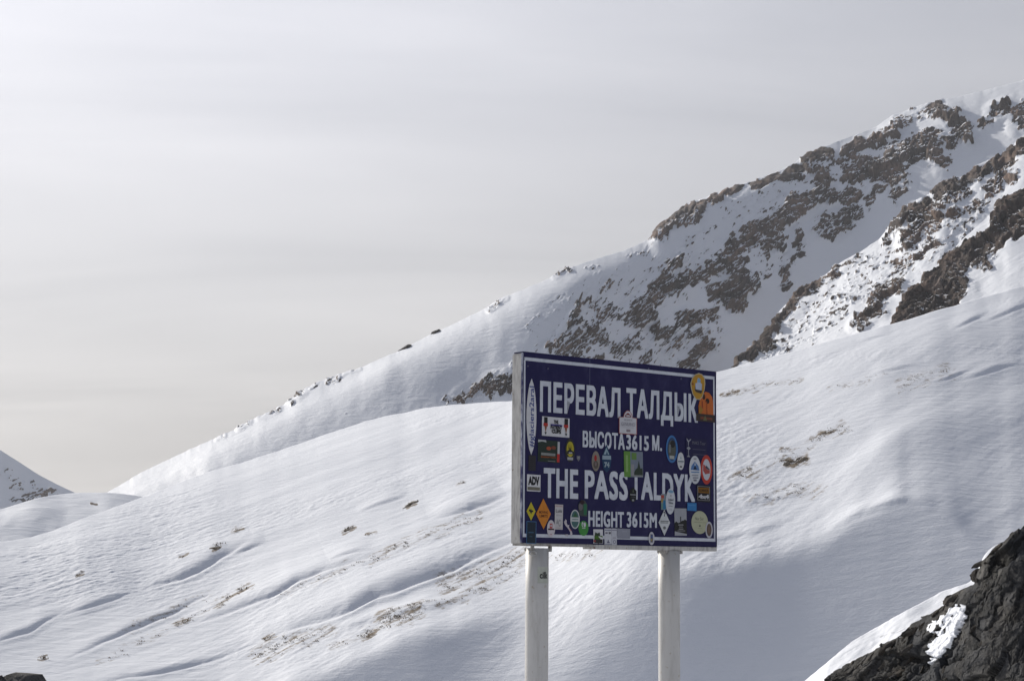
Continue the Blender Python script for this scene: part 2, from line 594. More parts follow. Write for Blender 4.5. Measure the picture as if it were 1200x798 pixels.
HZ, hpatch = hill_displace(HPX, HPY, HX, HY, HZ)
HILL_DIRT = [([(918, 541), (932, 540), (944, 537)], 5, 1.0), ([(962, 509), (976, 505)], 2.6, 0.95), ([(951, 514), (958, 513)], 2.5, .7), ([(915, 527), (925, 526)], 2, .7),
             ([(846, 463), (862, 459)], 3.2, 0.9), ([(862, 460), (900, 450), (940, 444)], 3, .42), ([(864, 556), (876, 551)], 4, 0.7), ([(860, 560), (930, 530), (990, 500)], 7, .36),
             ([(1060, 452), (1085, 441), (1112, 436)], 10, 0.42), ([(975, 455), (1040, 440)], 4, .34),
             ([(475, 597), (486, 589)], 3, 1.0), ([(402, 625), (414, 620)], 3, 0.95), ([(431, 630), (437, 627)], 2.2, .9), ([(249, 649), (256, 645)], 3, 1.0),
             ([(272, 626), (284, 622)], 2.5, .8), ([(212, 658), (217, 656)], 2.2, .8), ([(536, 570), (543, 568)], 2, .7), ([(90, 676), (96, 673)], 2, .7),
             ([(255, 712), (271, 701), (290, 692)], 4.5, 0.75), ([(150, 738), (200, 716), (245, 697)], 5, .36), ([(205, 734), (222, 726)], 4, .8),
             ([(120, 775), (160, 755), (205, 735), (250, 712)], 5, .34), ([(430, 664), (480, 640), (560, 608)], 7, 0.46), ([(330, 700), (430, 662)], 5, .34),
             ([(448, 725), (468, 722), (490, 718)], 7, 0.72), ([(455, 716), (500, 708), (545, 703)], 4, .52), ([(300, 770), (340, 752), (385, 742)], 9, 0.5),
             ([(520, 684), (570, 668), (612, 650)], 10, 0.5), ([(545, 695), (600, 672)], 8, .4), ([(640, 655), (700, 648)], 6, .36), ([(428, 745), (436, 740)], 4, .8),
             ([(390, 758), (440, 735), (480, 727)], 5, .42), ([(880, 585), (930, 574), (960, 572)], 8, .38), ([(310, 750), (318, 748)], 3, .8), ([(46, 771), (54, 769)], 2.5, .8)]
hdirt = stroke_mask(HPX, HPY, [(p, h * 1.5, d * 0.9 + 0.22) for p, h, d in HILL_DIRT], 8.0, 9)
h_al = HX * 0.62 + HY * 0.78; h_ac = -HX * 0.78 + HY * 0.62
hdirt = np.clip(hdirt * (0.72 + 1.3 * fbm(h_al / 3.2, h_ac / 0.55, 4, 12, .6)), 0, 1)
hrock = stroke_mask(HPX, HPY, [(p, h * 0.6, d) for p, h, d in HILL_DIRT if d >= 0.95], 6.0, 11) * 0.62 * (0.95 + 0.9 * fbm(h_al / 2.4, h_ac / 0.5, 3, 13, .6))
mat_hill = terrain_mat("wind_packed_snow", nscale=0.9, bump_d=0.10, bump_scale=1.3, dirt=(0.27, 0.215, 0.155), rock_a=(0.07, 0.062, 0.055), rock_b=(0.12, 0.10, 0.08), rscale=0.7)
hill = grid_mesh("hill", HX, HY, HZ, mat_hill, {"rock": hrock, "dirt": hdirt})


def hill_point(px, py):
    """a point on the hill surface near a picture position"""
    j = int(np.argmin(np.abs(hc - px)))
    i = int(np.argmin(np.abs(HPY[:hn, j] - py)))
    return Vector((HX[i, j], HY[i, j], HZ[i, j]))


# ------------------------------------------------------------------ the far mountain
MT_RIDGE = [(-300, 720), (0, 640), (100, 590), (131, 574), (168, 552), (224, 526), (256, 512), (281, 500), (302, 488), (336, 473), (352, 458), (373, 447), (423, 431), (447, 420),
            (469, 411), (484, 403), (506, 391), (527, 382), (568, 362), (589, 349), (620, 336), (640, 328), (654, 320), (687, 307), (733, 293), (760, 281),
            (767, 272), (775, 261), (799, 244), (817, 236), (869, 217), (915, 201), (943, 184), (976, 168), (1027, 149), (1046, 135), (1088, 121), (1125, 113),
            (1153, 106), (1195, 95), (1300, 55), (1500, 20), (1800, 60), (2300, 240), (2900, 520), (3400, 650)]
ROCK_A = [([(650, 420), (730, 350), (800, 320), (900, 300)], 34, .30), ([(860, 250), (960, 215), (1060, 190)], 26, .30), ([(740, 420), (830, 380)], 26, .32), ([(560, 462), (640, 430)], 16, .34), ([(620, 380), (700, 330)], 14, .22),
    ([(765, 274), (780, 262), (803, 249), (827, 239), (864, 223)], 9, 1), ([(773, 276), (800, 262), (815, 257)], 6, .8), ([(883, 217), (915, 208), (939, 202)], 7, .95),
    ([(943, 187), (976, 180)], 7, .95), ([(995, 177), (1023, 168), (1051, 152)], 7, .9), ([(905, 210), (960, 196), (1000, 186)], 4, .6),
    ([(996, 206), (1037, 196), (1069, 180), (1093, 165)], 13, 1), ([(1040, 208), (1052, 206)], 11, 1), ([(1088, 178), (1104, 190)], 10, 1), ([(1030, 175), (1075, 160)], 6, .6),
    ([(1092, 122), (1112, 137), (1130, 156)], 11, .95), ([(1118, 168), (1132, 160)], 8, .9), ([(1050, 148), (1085, 130)], 9, .55),
    ([(1168, 133), (1200, 126), (1260, 105)], 9, .95), ([(1190, 145), (1230, 140)], 8, .8), ([(1148, 149), (1157, 144)], 5, .8),
    ([(846, 309), (869, 280), (901, 260), (929, 247), (963, 232)], 10, 1), ([(872, 290), (900, 270), (925, 260)], 8, .8), ([(976, 231), (1004, 236)], 9, .75),
    ([(966, 269), (985, 264), (998, 250)], 13, .62), ([(964, 279), (985, 271)], 5, .85), ([(955, 217), (968, 212)], 7, .9), ([(1021, 238), (1033, 224)], 7, .95),
    ([(789, 338), (827, 320), (847, 306)], 10, 1), ([(864, 314), (871, 335), (856, 358)], 12, 1), ([(840, 346), (860, 335)], 12, .9), ([(898, 294), (912, 280)], 9, .95),
    ([(938, 277), (930, 305), (919, 330)], 7, .65), ([(735, 376), (757, 352), (780, 320), (796, 306)], 7, .95), ([(745, 380), (775, 342), (790, 330)], 6, .8),
    ([(750, 381), (763, 374)], 9, .95), ([(645, 413), (660, 390), (688, 356)], 5, .85), ([(666, 414), (690, 390), (706, 394)], 14, .62), ([(725, 411), (742, 402)], 11, .66),
    ([(771, 394), (803, 373), (838, 369)], 7, .75), ([(808, 428), (822, 409), (833, 406)], 10, .95), ([(700, 350), (720, 330)], 5, .5), ([(812, 396), (828, 388)], 6, .6),
    ([(700, 372), (716, 365)], 7, .6), ([(780, 410), (795, 400)], 6, .5), ([(760, 420), (750, 438)], 8, .6), ([(700, 425), (660, 440)], 12, .7), ([(640, 435), (600, 452)], 12, .75),
    ([(543, 464), (560, 456), (592, 446)], 9, .72), ([(548, 468), (556, 464)], 6, .95), ([(586, 455), (600, 450)], 9, .95), ([(525, 470), (545, 462)], 6, .45),
    ([(338, 466), (358, 456), (370, 449)], 5, .9), ([(303, 487), (325, 477)], 4, .85), ([(280, 500), (292, 494)], 3, .85), ([(382, 444), (422, 432)], 2.2, .8),
    ([(572, 362), (592, 349)], 3.2, .75), ([(650, 323), (668, 316)], 3.2, .8), ([(690, 318), (700, 314)], 2.5, .5), ([(254, 513), (262, 509)], 2.5, .8),
    ([(800, 290), (840, 268)], 4, .32), ([(735, 300), (762, 290)], 3, .4), ([(880, 330), (905, 318)], 6, .5), ([(985, 195), (1010, 190)], 5, .6), ([(1065, 215), (1050, 235)], 6, .6)]
mt_ridge = lambda x: np.where(x < 755, smooth_interp(MT_RIDGE, x, 6), interp(MT_RIDGE, x)) + 0.9 * fbm(x / 9.0, 0 * x + .7, 4, 77, .6)


def mt_tan(px, py):
    t = 0.70 + 0.08 * fbm(px / 120.0, py / 80.0, 3, 41)
    up = py - smooth_interp(MT_RIDGE, px, 40)
    t = t - 0.24 * sst(62, 0, up) * sst(1000, 760, px) - 0.10 * sst(30, 0, up)
    t = t - 0.16 * sst(640, 380, px)
    # open snow gully: even and steep
    d, s, q = polyline_field(px, py, [(1180, 150), (1120, 205), (1040, 262), (960, 330), (860, 420)])
    t = t + 0.08 * sst(60, 20, d)
    return np.clip(t, 0.3, 1.0)


def mt_r0(x):
    # the face turns away to the right into the gully
    return 1050.0 + 60 * sst(250, 620, x) + 260 * sst(600, 1050, x)


mc = columns(90, 1225, 1.15, -300, 3400, 14)
mt_base = lambda x: np.maximum(hill_ridge(x), mt_ridge(x)) + 45
ML = slope_sheet(mc, mt_ridge, mt_base, mt_r0, mt_tan, 300, back=24, blur=70, leak=30)


def crag_displace(S, rocks, ppm_amp, seed, ridge, crest_keep=0.55, snow_nz=0.79, rough=1.0, extra=None, ang=-0.50, fan=False, crest_px=12.0):
    px, py, X, Y, Z, nr = S
    n0 = normals(X, Y, Z)
    ppm = np.hypot(X, Y) / FPX
    ca, sa = np.cos(ang), np.sin(ang)
    if fan:                                              # the beds steepen towards the lower left
        an = ang - 0.38 * sst(960, 740, px + 0.5 * (py - 300))
        ca, sa = np.cos(an), np.sin(an)
    qx, qy = px - 830, py - 330
    u = qx * ca + qy * sa; v = -qx * sa + qy * ca        # along / across the strata
    m = stroke_mask(px + 5 * perlin(u / 14, v / 6, seed + 5), py + 5 * perlin(u / 12, v / 5, seed + 6), rocks, 12.0, seed)
    brk = 0.55 * fbm(u / 13.0, v / 5.5, 4, seed + 3, 0.62) + 0.45 * fbm(u / 5.0, v / 2.4, 3, seed + 4, 0.6)
    ms = sst(0.20, 0.85, m + brk * 0.6)
    wv = fbm(px / 40, py / 40, 3, seed + 8) * 12
    b1 = facets(u / 34 + wv * .05, (v + wv) / 13, seed + 11, 0.7)
    b2 = facets(u / 12.0, (v + wv) / 5.5, seed + 12)
    b3 = facets(u / 5.0, (v + wv) / 2.6, seed + 13)
    str_ = np.abs(np.modf((v + wv + 6 * brk) / 7.5 + 1000)[0] - 0.5) * 2      # rock beds
    D = ms * (0.9 + 7.0 * b1 + 3.6 * b2 + 1.5 * b3 + 2.6 * str_ + 1.6 * fbm(px / 5, py / 5, 3, seed + 15)) * rough
    # snow: soft relief
    D += (1 - ms) * (0.55 * fbm(u / 60, v / 22, 4, seed + 20) + 0.18 * fbm(px / 9, py / 5, 3, seed + 21))
    mb = stroke_mask(px, py, [(p_, h_ * 1.7, d_) for p_, h_, d_ in rocks if d_ > 0.55], 4.0, seed)
    D += 5.0 * mb * sst(0, 1, 0.5 + 0.5 * fbm(u / 60, v / 30, 2, seed + 25))          # the ribs stand out from the snow gullies
    D += 2.2 * fbm(px / 70, py / 70, 3, seed + 22)
    if extra is not None:
        D += extra(px, py)
    crest = sst(0, crest_px, py - ridge(px))
    k = (crest_keep + (1 - crest_keep) * crest) * ppm * ppm_amp
    dirn = n0 * np.array([1, 1, 1.0])
    X = X + dirn[..., 0] * D * k; Y = Y + dirn[..., 1] * D * k; Z = Z + dirn[..., 2] * D * k
    n1 = normals(X, Y, Z)
    ledge = sst(snow_nz - 0.05, snow_nz + 0.07, n1[..., 2] + 0.24 * fbm(u / 8, v / 2.6, 4, seed + 30, .65))
    ledge = ledge * (1 - 0.62 * sst(0.6, 0.95, m) * sst(30, 8, py - ridge(px)) * sst(600, 760, px))     # the skyline crags are blown bare
    rock = np.clip(sst(0.36, 0.56, m + brk * 0.95) * (1 - 0.92 * ledge), 0, 1)
    # wind scoured: odd steep bits show rock outside the main bands too
    tone = 0.5 * facets(u / 34 + wv * .05, (v + wv) / 13, seed + 11, want_id=True) + 0.5 * facets(u / 12.0, (v + wv) / 5.5, seed + 12, want_id=True)
    return X, Y, Z, rock, tone


mat_mt = terrain_mat("mountain_rock_and_snow", nscale=0.22, bump_d=0.55, bump_scale=0.30, rock_a=(0.074, 0.058, 0.051), rock_b=(0.150, 0.100, 0.074), edge=0.18, rscale=0.035, tone=0.7)
AX, AY, AZ, ark, mountain_tone = crag_displace(ML, ROCK_A, 0.95, 200, mt_ridge, fan=True, crest_keep=0.36, crest_px=20.0)
grid_mesh("mountain", AX, AY, AZ, mat_mt, {"rock": ark, "dirt": ark * 0, "tone": mountain_tone})

# the rocky rib that comes down in front of the snow gully
RIB_RIDGE = [(845, 460), (855, 438), (864, 424), (880, 409), (892, 399), (905, 381), (915, 366), (928, 352), (939, 341), (962, 328), (985, 310), (1004, 298), (1030, 281),
             (1048, 262), (1060, 243), (1079, 234), (1095, 226), (1106, 214), (1135, 205), (1146, 193), (1177, 181), (1200, 162), (1260, 125), (1400, 90), (1700, 180), (2200, 420), (2700, 620)]
ROCK_B = [([(900, 410), (980, 350), (1060, 300), (1130, 260)], 30, .33),
    ([(864, 427), (892, 408), (914, 378), (938, 350), (962, 334)], 8, .95), ([(962, 332), (985, 315), (1004, 303)], 4, .75), ([(1048, 256), (1066, 248), (1082, 240)], 10, 1),
    ([(1068, 280), (1082, 258), (1096, 244)], 11, 1), ([(1102, 225), (1135, 215), (1146, 203), (1177, 191), (1204, 168)], 10, .95), ([(1085, 268), (1100, 262)], 8, .85),
    ([(1118, 254), (1140, 248), (1150, 240)], 9, .66), ([(1105, 240), (1130, 230)], 7, .6), ([(1080, 300), (1100, 285)], 9, .62), ([(1050, 314), (1065, 303)], 8, .55),
    ([(1026, 352), (1040, 340), (1052, 334)], 10, .66), ([(1004, 383), (1020, 370), (1030, 362)], 7, .72), ([(980, 372), (1000, 356)], 6, .42), ([(1055, 265), (1040, 282)], 5, .7),
    ([(960, 360), (1000, 325), (1040, 300)], 10, .34), ([(930, 395), (970, 365)], 9, .3), ([(1155, 225), (1190, 205)], 8, .7), ([(1110, 300), (1135, 275)], 6, .5)]
rib_ridge = lambda x: interp(RIB_RIDGE, x)
rc = columns(846, 1225, 1.1, 846, 2700, 12)
rib_base = lambda x: np.maximum(hill_ridge(x), rib_ridge(x)) + 40


def rib_tan(px, py):
    return np.clip(0.60 + 0.06 * fbm(px / 80, py / 60, 3, 61) - 0.08 * sst(70, 10, py - rib_ridge(px)), 0.3, 1)


RL = slope_sheet(rc, rib_ridge, rib_base, lambda x: 1060.0 - 60 * sst(850, 1150, x), rib_tan, 230, back=20, back_len=0.25)
BX, BY, BZ, brk_, rib_tone = crag_displace(RL, ROCK_B, 0.95, 300, rib_ridge, crest_keep=0.7)
grid_mesh("mountain_rib", BX, BY, BZ, mat_mt, {"rock": brk_, "dirt": brk_ * 0, "tone": rib_tone})

SPUR_RIDGE = [(1030, 410), (1042, 382), (1052, 364), (1066, 346), (1090, 320), (1120, 292), (1150, 262), (1168, 244), (1185, 231), (1204, 220), (1260, 190), (1400, 190), (1700, 290), (2200, 500), (2600, 640)]
ROCK_C = [
    ([(1053, 374), (1074, 352), (1098, 330), (1130, 304), (1154, 292), (1178, 270), (1204, 250), (1260, 220)], 15, 1), ([(1107, 356), (1126, 338)], 12, 1),
    ([(1170, 252), (1186, 240), (1206, 228)], 9, .9), ([(1080, 372), (1110, 350)], 9, .8), ([(1145, 318), (1160, 308)], 7, .5), ([(1070, 378), (1095, 366)], 8, .85)]
spur_ridge = lambda x: interp(SPUR_RIDGE, x)
sc_ = columns(1032, 1225, 1.1, 1032, 2600, 12)
CL = slope_sheet(sc_, spur_ridge, lambda x: np.maximum(hill_ridge(x), spur_ridge(x)) + 40, lambda x: 850.0 - 20 * sst(1040, 1220, x),
                 lambda px, py: np.clip(0.66 + 0.08 * fbm(px / 80, py / 60, 3, 66), .3, 1), 180, back=20, back_len=0.25)
CX, CY, CZ, crk, spur_tone = crag_displace(CL, ROCK_C, 1.0, 400, spur_ridge, crest_keep=0.75, snow_nz=0.88)
grid_mesh("mountain_spur", CX, CY, CZ, mat_mt, {"rock": crk, "dirt": crk * 0, "tone": spur_tone})

# ------------------------------------------------------------------ far left: peak and rounded shoulder
PEAK_RIDGE = [(-2600, 690), (-1900, 560), (-1300, 400), (-900, 345), (-500, 360), (-250, 400), (-100, 466), (0, 527), (22, 541), (45, 556), (70, 569), (92, 579), (130, 600), (220, 650)]
pk_ridge = lambda x: smooth_interp(PEAK_RIDGE, x, 5)
pc = columns(-30, 222, 1.3, -2600, 222, 12)
PL = slope_sheet(pc, pk_ridge, lambda x: np.maximum(pk_ridge(x), 640) + 40, lambda x: 1900.0 + 120 * sst(-100, 100, x), lambda px, py: 0.55 + 0.08 * fbm(px / 40, py / 30, 3, 5), 150)
PXx, PYy, PZz, prk, peak_tone = crag_displace(PL, [([(0, 548), (20, 566), (50, 585)], 9, .36), ([(14, 590), (26, 588)], 3.5, .95), ([(32, 582), (48, 579), (60, 578)], 4.5, .72), ([(16, 570), (22, 574)], 2.2, .7), ([(40, 572), (52, 580)], 4, .6)],
                                   0.6, 500, pk_ridge, crest_keep=0.2)
grid_mesh("distant_peak", PXx, PYy, PZz, mat_mt, {"rock": prk, "dirt": prk * 0, "tone": peak_tone})
DOME_RIDGE = [(-2600, 700), (-900, 690), (-400, 640), (-100, 612), (0, 597), (45, 583), (70, 579), (93, 577), (131, 577), (164, 581), (200, 592), (300, 640)]
dm_ridge = lambda x: smooth_interp(DOME_RIDGE, x, 8)
dc = columns(-30, 302, 1.6, -2600, 302, 14)
DL = slope_sheet(dc, dm_ridge, lambda x: np.maximum(dm_ridge(x), 660) + 45, lambda x: 620.0 + 0 * x,
                 lambda px, py: 0.30 + 0.10 * sst(10, 40, py - dm_ridge(px)) + 0.09 * fbm(px / 50, py / 18, 3, 6), 130)
dpx, dpy, dX, dY, dZ, dnr = DL
dZ = dZ + 0.9 * fbm(dX / 30, dY / 45, 4, 7) * sst(0, 10, dpy - dm_ridge(dpx))
grid_mesh("snow_shoulder", dX, dY, dZ, terrain_mat("shoulder_snow", nscale=0.2, bump_d=0.4, bump_scale=0.35),
          {"rock": stroke_mask(dpx, dpy, [([(106, 589), (114, 591)], 1.6, .8)], 2), "dirt": dX * 0})

# ------------------------------------------------------------------ ground: the pass in front, the dip behind the sign, and on to the horizon
gr = np.concatenate([np.linspace(0.05, 30, 60), np.geomspace(31, 4500, 90)])
ga = np.linspace(-math.pi, math.pi, 181)
GR, GA = np.meshgrid(gr, ga, indexing='ij')
GX, GY = GR * np.sin(GA), GR * np.cos(GA)
drop = sst(18.0, 80, GY) * 10.4
GZ = -drop + 0.10 * fbm(GX / 3, GY / 3, 4, 3) * sst(1, 5, GR) + 0.5 * fbm(GX / 40, GY / 40, 3, 4) * sst(25, 80, GR) - 0.12
grid_mesh("ground", GX, GY, GZ, terrain_mat("trodden_snow", nscale=0.8, bump_d=0.06, bump_scale=2.0), {"rock": GX * 0, "dirt": 0.25 * sst(12, 3, np.abs(GY - 8))})

# ------------------------------------------------------------------ the snow bank and rock outcrop at the lower right
BANK_RIDGE = [(780, 915), (860, 880), (940, 800), (965, 779), (1000, 750), (1030, 733), (1060, 716), (1085, 703), (1105, 692), (1135, 683), (1141, 676), (1146, 668), (1152, 652),
              (1163, 640), (1180, 633), (1200, 621), (1300, 570), (1600, 530), (2000, 640), (2400, 800)]
bk_ridge = lambda x: smooth_interp(BANK_RIDGE, x, 3) + 0.8 * fbm(x / 9.0, 0 * x, 3, 15)
bc = columns(800, 1230, 1.1, 780, 2400, 10)
BL = slope_sheet(bc, bk_ridge, lambda x: np.maximum(bk_ridge(x) + 150, 925), lambda x: 60.0 - 6.5 * np.clip((x - 930) / 270.0, 0, 1.4), lambda px, py: 0.46 + 0.14 * fbm(px / 40, py / 18, 3, 19), 150, back=20, back_len=0.3)
kpx, kpy, kX, kY, kZ, knr = BL
kZ = kZ + (0.16 * fbm(kX / 2.2, kY / 2.2, 4, 23) + 0.035 * fbm(kX / .5, kY / .5, 3, 24)) * sst(0, 8, kpy - bk_ridge(kpx))
krock = stroke_mask(kpx, kpy, [([(1147, 648), (1155, 645)], 2.6, 1), ([(1162, 637), (1176, 632), (1188, 629), (1200, 623)], 2.6, .9), ([(1080, 722), (1105, 713)], 2.5, .6),
                               ([(1030, 745), (1060, 735)], 2, .45)], 3, 25)
grid_mesh("snow_bank", kX, kY, kZ, terrain_mat("bank_snow", nscale=2.2, bump_d=0.05, bump_scale=3.0, rock_a=(.05, .047, .045), rock_b=(.09, .08, .07), rscale=1.5),
          {"rock": krock, "dirt": krock * 0.4})

CRAG_RIDGE = [(940, 830), (960, 800), (975, 790), (985, 785), (1010, 770), (1022, 764), (1030, 758), (1058, 746), (1062, 741), (1069, 731), (1086, 722), (1107, 708), (1110, 702),
              (1116, 696), (1140, 684), (1147, 671), (1152, 658), (1158, 652), (1162, 649), (1168, 651), (1173, 641), (1182, 633), (1192, 624), (1200, 615), (1260, 580),
              (1360, 545), (1500, 570), (1800, 680), (2100, 850)]
cg_ridge = lambda x: interp(CRAG_RIDGE, x)
cc = columns(940, 1225, 0.75, 940, 2100, 5)
GL = slope_sheet(cc, cg_ridge, lambda x: 960 + 0 * x, lambda x: 47.0 - 7 * sst(950, 1220, x), lambda px, py: 1.1 + 0.25 * fbm(px / 40, py / 40, 3, 29), 330, back=20, back_len=0.12, min_gap=.25)
gpx, gpy, gX, gY, gZ, gnr = GL
gn0 = normals(gX, gY, gZ)
ppm = np.hypot(gX, gY) / FPX
ang = -0.95
u = gpx * math.cos(ang) + gpy * math.sin(ang); v = -gpx * math.sin(ang) + gpy * math.cos(ang)
wv = 10 * fbm(gpx / 50, gpy / 50, 3, 81)
low = sst(1100, 1010, gpx - (gpy - 740) * 0.5)           # the broken, slabby lower left end
v2 = v + wv + 5 * fbm(gpx / 14, gpy / 14, 3, 82)
b0 = facets(u / 120, v2 / 46, 601, 0.9); b1 = facets(u / 62, v2 / 12, 602, .6); b2 = facets(u / 24, v2 / 5.0, 603, .6); b3 = facets(u / 9, v2 / 2.6, 604, .6)
D = 15 * b0 + 6.5 * b1 + (1.6 + 1.8 * low) * b2 + (0.7 + low) * b3 + 1.2 * fbm(gpx / 6, gpy / 6, 4, 605) + low * 3 * facets(gpx / 16, gpy / 8, 606)
pat, ps, pq = polyline_field(gpx + 9 * fbm(gpx / 8, gpy / 8, 4, 51), gpy + 7 * fbm(gpx / 9, gpy / 9, 3, 52), [(1091, 735), (1112, 722), (1128, 713)])
pat2, _, _ = polyline_field(gpx + 9 * fbm(gpx / 9, gpy / 6, 4, 53, .6), gpy, [(1122, 720), (1110, 742), (1096, 762)])
pat3, _, _ = polyline_field(gpx, gpy + 2 * fbm(gpx / 9, gpy / 9, 3, 54), [(1084, 773), (1096, 766)])
snowp = np.maximum(0.8 * sst(6, 3, pat), np.maximum(sst(10.5, 7.5, pat2), sst(4, 2.5, pat3))) * sst(-0.42, -0.1, fbm(u / 12, v / 4, 4, 55, .6) - 0.35 * b2 + 0.1)
D = D * (1 - 0.7 * snowp) + snowp * (2.5 + 1.6 * fbm(u / 14, v / 4, 3, 56))
k = (0.22 + 0.78 * sst(0, 26, gpy - cg_ridge(gpx))) * ppm
gX += gn0[..., 0] * D * k; gY += gn0[..., 1] * D * k; gZ += gn0[..., 2] * D * k
gn1 = normals(gX, gY, gZ)
dust = sst(0.86, 0.97, gn1[..., 2]) * 0.5 * low
mat_crag = terrain_mat("dark_slate_rock", nscale=3.0, bump_d=0.025, bump_scale=5.0, rock_a=(0.030, 0.0315, 0.035), rock_b=(0.058, 0.054, 0.048), rscale=0.9, edge=0.08, tone=0.8, rough_bump=0.6)
outcrop = grid_mesh("rock_face", gX, gY, gZ, mat_crag, {"rock": np.clip(1 - snowp - dust, 0, 1), "dirt": gX * 0, "tone": 0.5 * facets(u / 62, v2 / 12, 602, want_id=True) + 0.5 * facets(u / 24, v2 / 5.0, 603, want_id=True)}, kind=None, smooth=False)


def empty(name, loc, label=None, cat=None, group=None):
    o = bpy.data.objects.new(name, None)
    COL.objects.link(o)
    o.empty_display_size = 0.2
    o.location = loc
    if label:
        o["label"] = label; o["category"] = cat
    if group:
        o["group"] = group
    return o


crag_root = empty("rock_outcrop", (20, 43, -3.5), "dark craggy slate outcrop with a small snow patch at the lower right", "rock outcrop")


def adopt(o, parent):
    o.parent = parent
    o.matrix_parent_inverse = Matrix.Translation(-Vector(parent.location))


adopt(outcrop, crag_root)


def rock_mesh(name, sx, sy, sz, seed, cuts=5):
    """an angular stone: a lumpy ball cut flat by random planes"""
    rnd = np.random.RandomState(seed)
    nu, nv = 22, 12
    th = np.linspace(0, 2 * np.pi, nu, endpoint=False); ph_ = np.linspace(0.06, np.pi - 0.06, nv)
    T, P = np.meshgrid(th, ph_)
    d = np.stack([np.sin(P) * np.cos(T), np.sin(P) * np.sin(T), np.cos(P)], -1).reshape(-1, 3)
    rad = np.full(len(d), 1.25)
    pl = rnd.normal(size=(cuts + 9, 3)); pl /= np.linalg.norm(pl, axis=1)[:, None]
    of = rnd.uniform(0.55, 1.0, len(pl))
    for n_, o_ in zip(pl, of):
        c_ = d @ n_
        rad = np.where(c_ > 0.05, np.minimum(rad, o_ / np.maximum(c_, 0.05)), rad)
    rad *= 1 + 0.05 * rnd.normal(size=len(d))
    co = d * rad[:, None] * np.array([sx, sy, sz])
    fs = []
    for i in range(nv - 1):
        for j in range(nu):
            a = i * nu + j; b = i * nu + (j + 1) % nu
            fs.append((a, b, b + nu, a + nu)[::-1])
    fs.append(tuple(range(nu))); fs.append(tuple(range((nv - 1) * nu, nv * nu))[::-1])
    me = bpy.data.meshes.new(name)
    me.from_pydata([tuple(c) for c in co], [], fs)
    me.update()
    return me


mat_slab = terrain_mat("slab_rock", nscale=6.0, bump_d=0.03, bump_scale=7.0, rock_a=(0.05, 0.046, 0.043), rock_b=(0.10, 0.086, 0.070), rscale=2.2)


def all_rock(me):
    a = me.attributes.new("rock", 'FLOAT', 'POINT')
    a.data.foreach_set("value", np.ones(len(me.vertices), np.float32))
    me.materials.append(mat_slab)


slabs = [rock_mesh("rock_slab", 0.34 + 0.05 * (i % 3), 0.22, 0.10 + 0.03 * (i % 2), 40 + i) for i in range(6)]
for me in slabs:
    all_rock(me)
for i, (sx_, sy_, s) in enumerate([(1026, 766, .7), (1040, 760, .5), (1052, 752, .7), (1064, 742, .55), (1074, 738, .8), (1083, 733, .5), (1100, 716, .6), (1112, 702, .5), (1122, 697, .7),
                                   (1000, 780, .5), (985, 788, .45), (1012, 776, .6), (1034, 775, .6), (1060, 765, .7), (1075, 757, .6), (1048, 780, .8), (1022, 789, .6),
                                   (1082, 785, .7), (1063, 790, .6), (1146, 674, .5), (1153, 660, .5), (1162, 652, .42), (1175, 642, .55), (1188, 630, .5), (1040, 790, .4), (1070, 775, .45)] + [(q_, float(np.interp(q_, *zip(*CRAG_RIDGE))) + random.uniform(6, 90) ** 1.0, random.uniform(.15, .42)) for q_ in [random.uniform(985, 1200) for _ in range(70)]]):
    j = int(np.argmin(np.abs(cc - sx_))); ii = int(np.argmin(np.abs(gpy[:gnr, j] - sy_)))
    o = bpy.data.objects.new("rock_slab", slabs[i % 6])
    COL.objects.link(o)
    o.location = Vector((gX[ii, j], gY[ii, j], gZ[ii, j])) + Vector((0, 0.1, -0.03)) - crag_root.location
    o.rotation_euler = (random.uniform(-.5, .5), random.uniform(-1.0, -0.3), random.uniform(-.6, .6))
    o.scale = (s * random.uniform(.8, 1.2), s, s * random.uniform(.8, 1.3))
    o.parent = crag_root

# boulder in the lower left corner
hx_, hy_, te_ = ray(np.array(4.0), np.array(819.0))
bp_ = Vector((float(hx_) * 23.5, float(hy_) * 23.5, EYE + float(te_) * 23.5 - 0.02))
bme = rock_mesh("boulder", 0.42, 0.5, 0.36, 77, 8)
for p in bme.polygons:
    p.use_smooth = True
all_rock(bme)
bme.materials.clear(); bme.materials.append(terrain_mat("boulder_rock", nscale=3, bump_d=.04, bump_scale=6, rock_a=(.10, .098, .098), rock_b=(.17, .165, .16), rscale=2.5))
bo = bpy.data.objects.new("boulder", bme)
COL.objects.link(bo)
bo.location = bp_
bo["label"] = "grey weathered boulder poking into the bottom left corner"; bo["category"] = "boulder"

# two small crags on the mountain skyline
for (cx, cy, s, lab) in ((476, 409, (5.8, 4, 3.2), "small pointed crag on the mountain skyline, the lower of two"), (512, 390, (5.0, 4, 2.6), "small crag on the mountain skyline, the upper of two")):
    j = int(np.argmin(np.abs(mc - cx))); nr_ = ML[5]
    me = rock_mesh("skyline_crag", *s, seed=int(cx), cuts=7)
    all_rock(me); me.materials.clear(); me.materials.append(mat_mt)
    o = bpy.data.objects.new("skyline_crag", me)
    COL.objects.link(o)
    o.location = (AX[nr_ - 2, j], AY[nr_ - 2, j], AZ[nr_ - 2, j] - 1.0)
    o.rotation_euler = (0, -0.45, 0.3)
    o["label"] = lab; o["category"] = "crag"; o["group"] = "crags on the mountain skyline"

